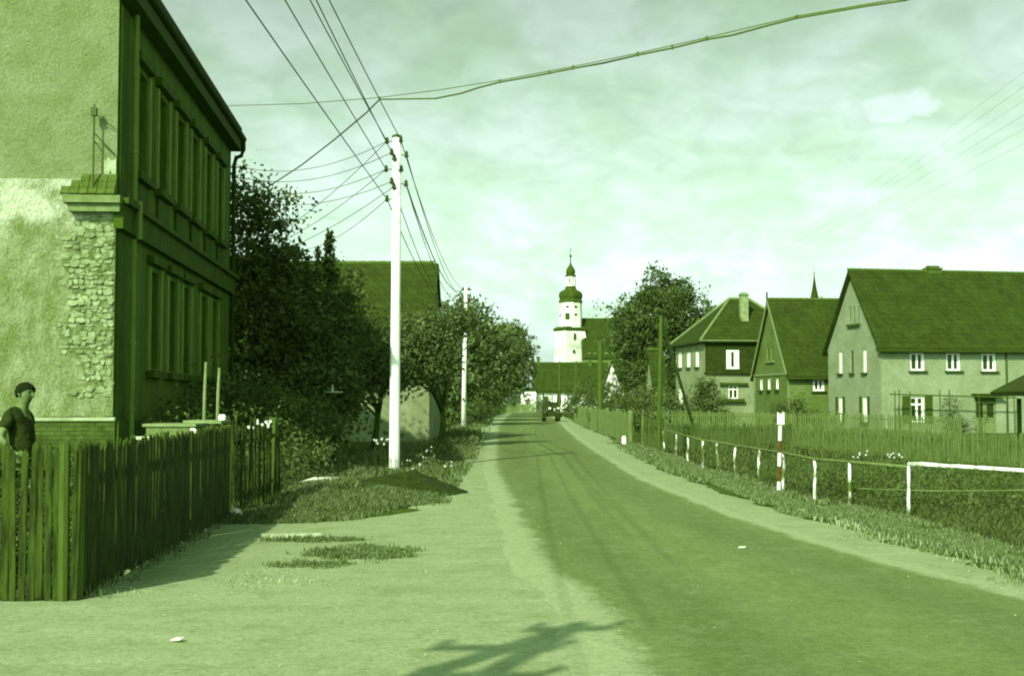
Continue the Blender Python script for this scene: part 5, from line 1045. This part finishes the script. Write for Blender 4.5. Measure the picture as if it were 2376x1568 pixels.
grass('meadow_grass', 'meadow grass behind the railing, its blades coloured darker for the shade', [(6.5, 14, 16, 34, 70000, .04, .15, mM), (6, 22, 24, 58, 46000, .05, .15, mM), (5, 22, 50, 84, 12000, .15, .35, mM)], tone_mat('meadow_blades_shaded', .075, .24, trans=.3))  # shade behind the railing is put into the darker blade colour
grass('bank_grass', 'tall grass on the bank around the white pole', [(-5.2, -1, 17.2, 26, 74000, .025, .10, mL), (-4.5, -1, 26, 48, 22000, .05, .17, mL), (-9, -3.9, 11.5, 36, 15000, .06, .25, mL), (-4.1, -3.25, 10.7, 18, 6500, .03, .13, lambda x, y: x < -3.66 - (y - 10.7) * .05 + .28 * random.random() ** 2 + .25 * noise.noise(Vector((x * 2, y * 2, 8)))), (-3.6, -1, 48, 110, 6000, .1, .3, mL)])
tuft = lambda x, y: min(((x + 1.6) / .62) ** 2 + ((y - 13.9) / .75) ** 2, ((x + 2.0) / .42) ** 2 + ((y - 12.9) / .3) ** 2, ((x + 2.35) / .55) ** 2 + ((y - 15.2) / .25) ** 2) + 1.3 * noise.noise(Vector((x * 2.6, y * 2.6, 5))) + .5 * noise.noise(Vector((x * 9, y * 9, 5))) < .15 + 1.1 * random.random()
grass('grass_tufts', 'trodden grass tufts on the dirt in front of the bank', [(-3.3, -.6, 12.6, 15.8, 34000, .02, .085, tuft)])
m_straw = tone_mat('straw', .30, .48)
straw = lambda x, y: noise.noise(Vector((x * 1.5, y * 1.5, 11))) > .12
grass('dry_litter', 'dry straw scattered at the foot of the left fence', [(-3.6, -1.6, 10.9, 12.6, 900, .02, .06, straw), (-3.0, -.8, 12.2, 13.2, 700, .02, .05, straw), (4.2, 5.6, 11, 22, 1600, .03, .09, lambda x, y: abs(x - ip(SH_R, y)) < .25)], m_straw)
def flowers(name, label, spots, r_=.03, n=4):
    q0 = spots[0]; b = MB()
    for px, py, d_ in spots:
        c_ = P(px, py, d_)
        for i in range(n):
            p = c_ + Vector((random.uniform(-.12, .12), random.uniform(-.1, .1), random.uniform(-.06, .06))); k = 7; vs = [p + Z * .01]
            for j in range(k): a_ = 2 * math.pi * j / k; vs.append(p + Vector((math.cos(a_), -.5 * math.sin(a_), math.sin(a_))) * r_ * (1 if j % 2 else .8))
            b.add(vs, [(0, j + 1, (j + 1) % k + 1) for j in range(k)])
    o = thing(name, label, 'flowers', P(*q0)); b.build('petals', m_flower, o)
    s = MB()
    for px, py, d_ in spots: c_ = P(px, py, d_); g_ = h(c_.x, c_.y); s.tube([Vector((c_.x, c_.y + .02, g_)), c_ + Vector((0, .02, -.03))], .01, 5)
    s.build('stems', m_leafdk, o); return o
flowers('flower_clump', 'white flower clump in front of the meadow fence, left of two', [(1990, 1055, 36), (2002, 1051, 36)])
flowers('flower_clump', 'white flower clump in front of the meadow fence, right of two', [(2070, 1058, 35), (2082, 1055, 35)])
flowers('garden_flowers', 'row of white flowers on top of the ragged fence', [(594, 985, 19.6), (604, 981, 19.6), (614, 981, 19.6)], .03, 3)
flowers('verge_flowers', 'scattered white blossoms right of the white pole', [(1065 - 115, 1062, 31), (992, 1043, 32), (1000, 1041, 32), (985, 1062, 31), (1040, 1075, 28.7), (965, 1090, 27.4), (978, 1076, 29), (1035, 1077, 28.7)], .022, 2)
flowers('hedge_flowers', 'pale blossom cluster low on the dark bush beside the pole', [(872, 1020, 30.2), (884, 1022, 30.2), (893, 1024, 30.2)], .03, 3)
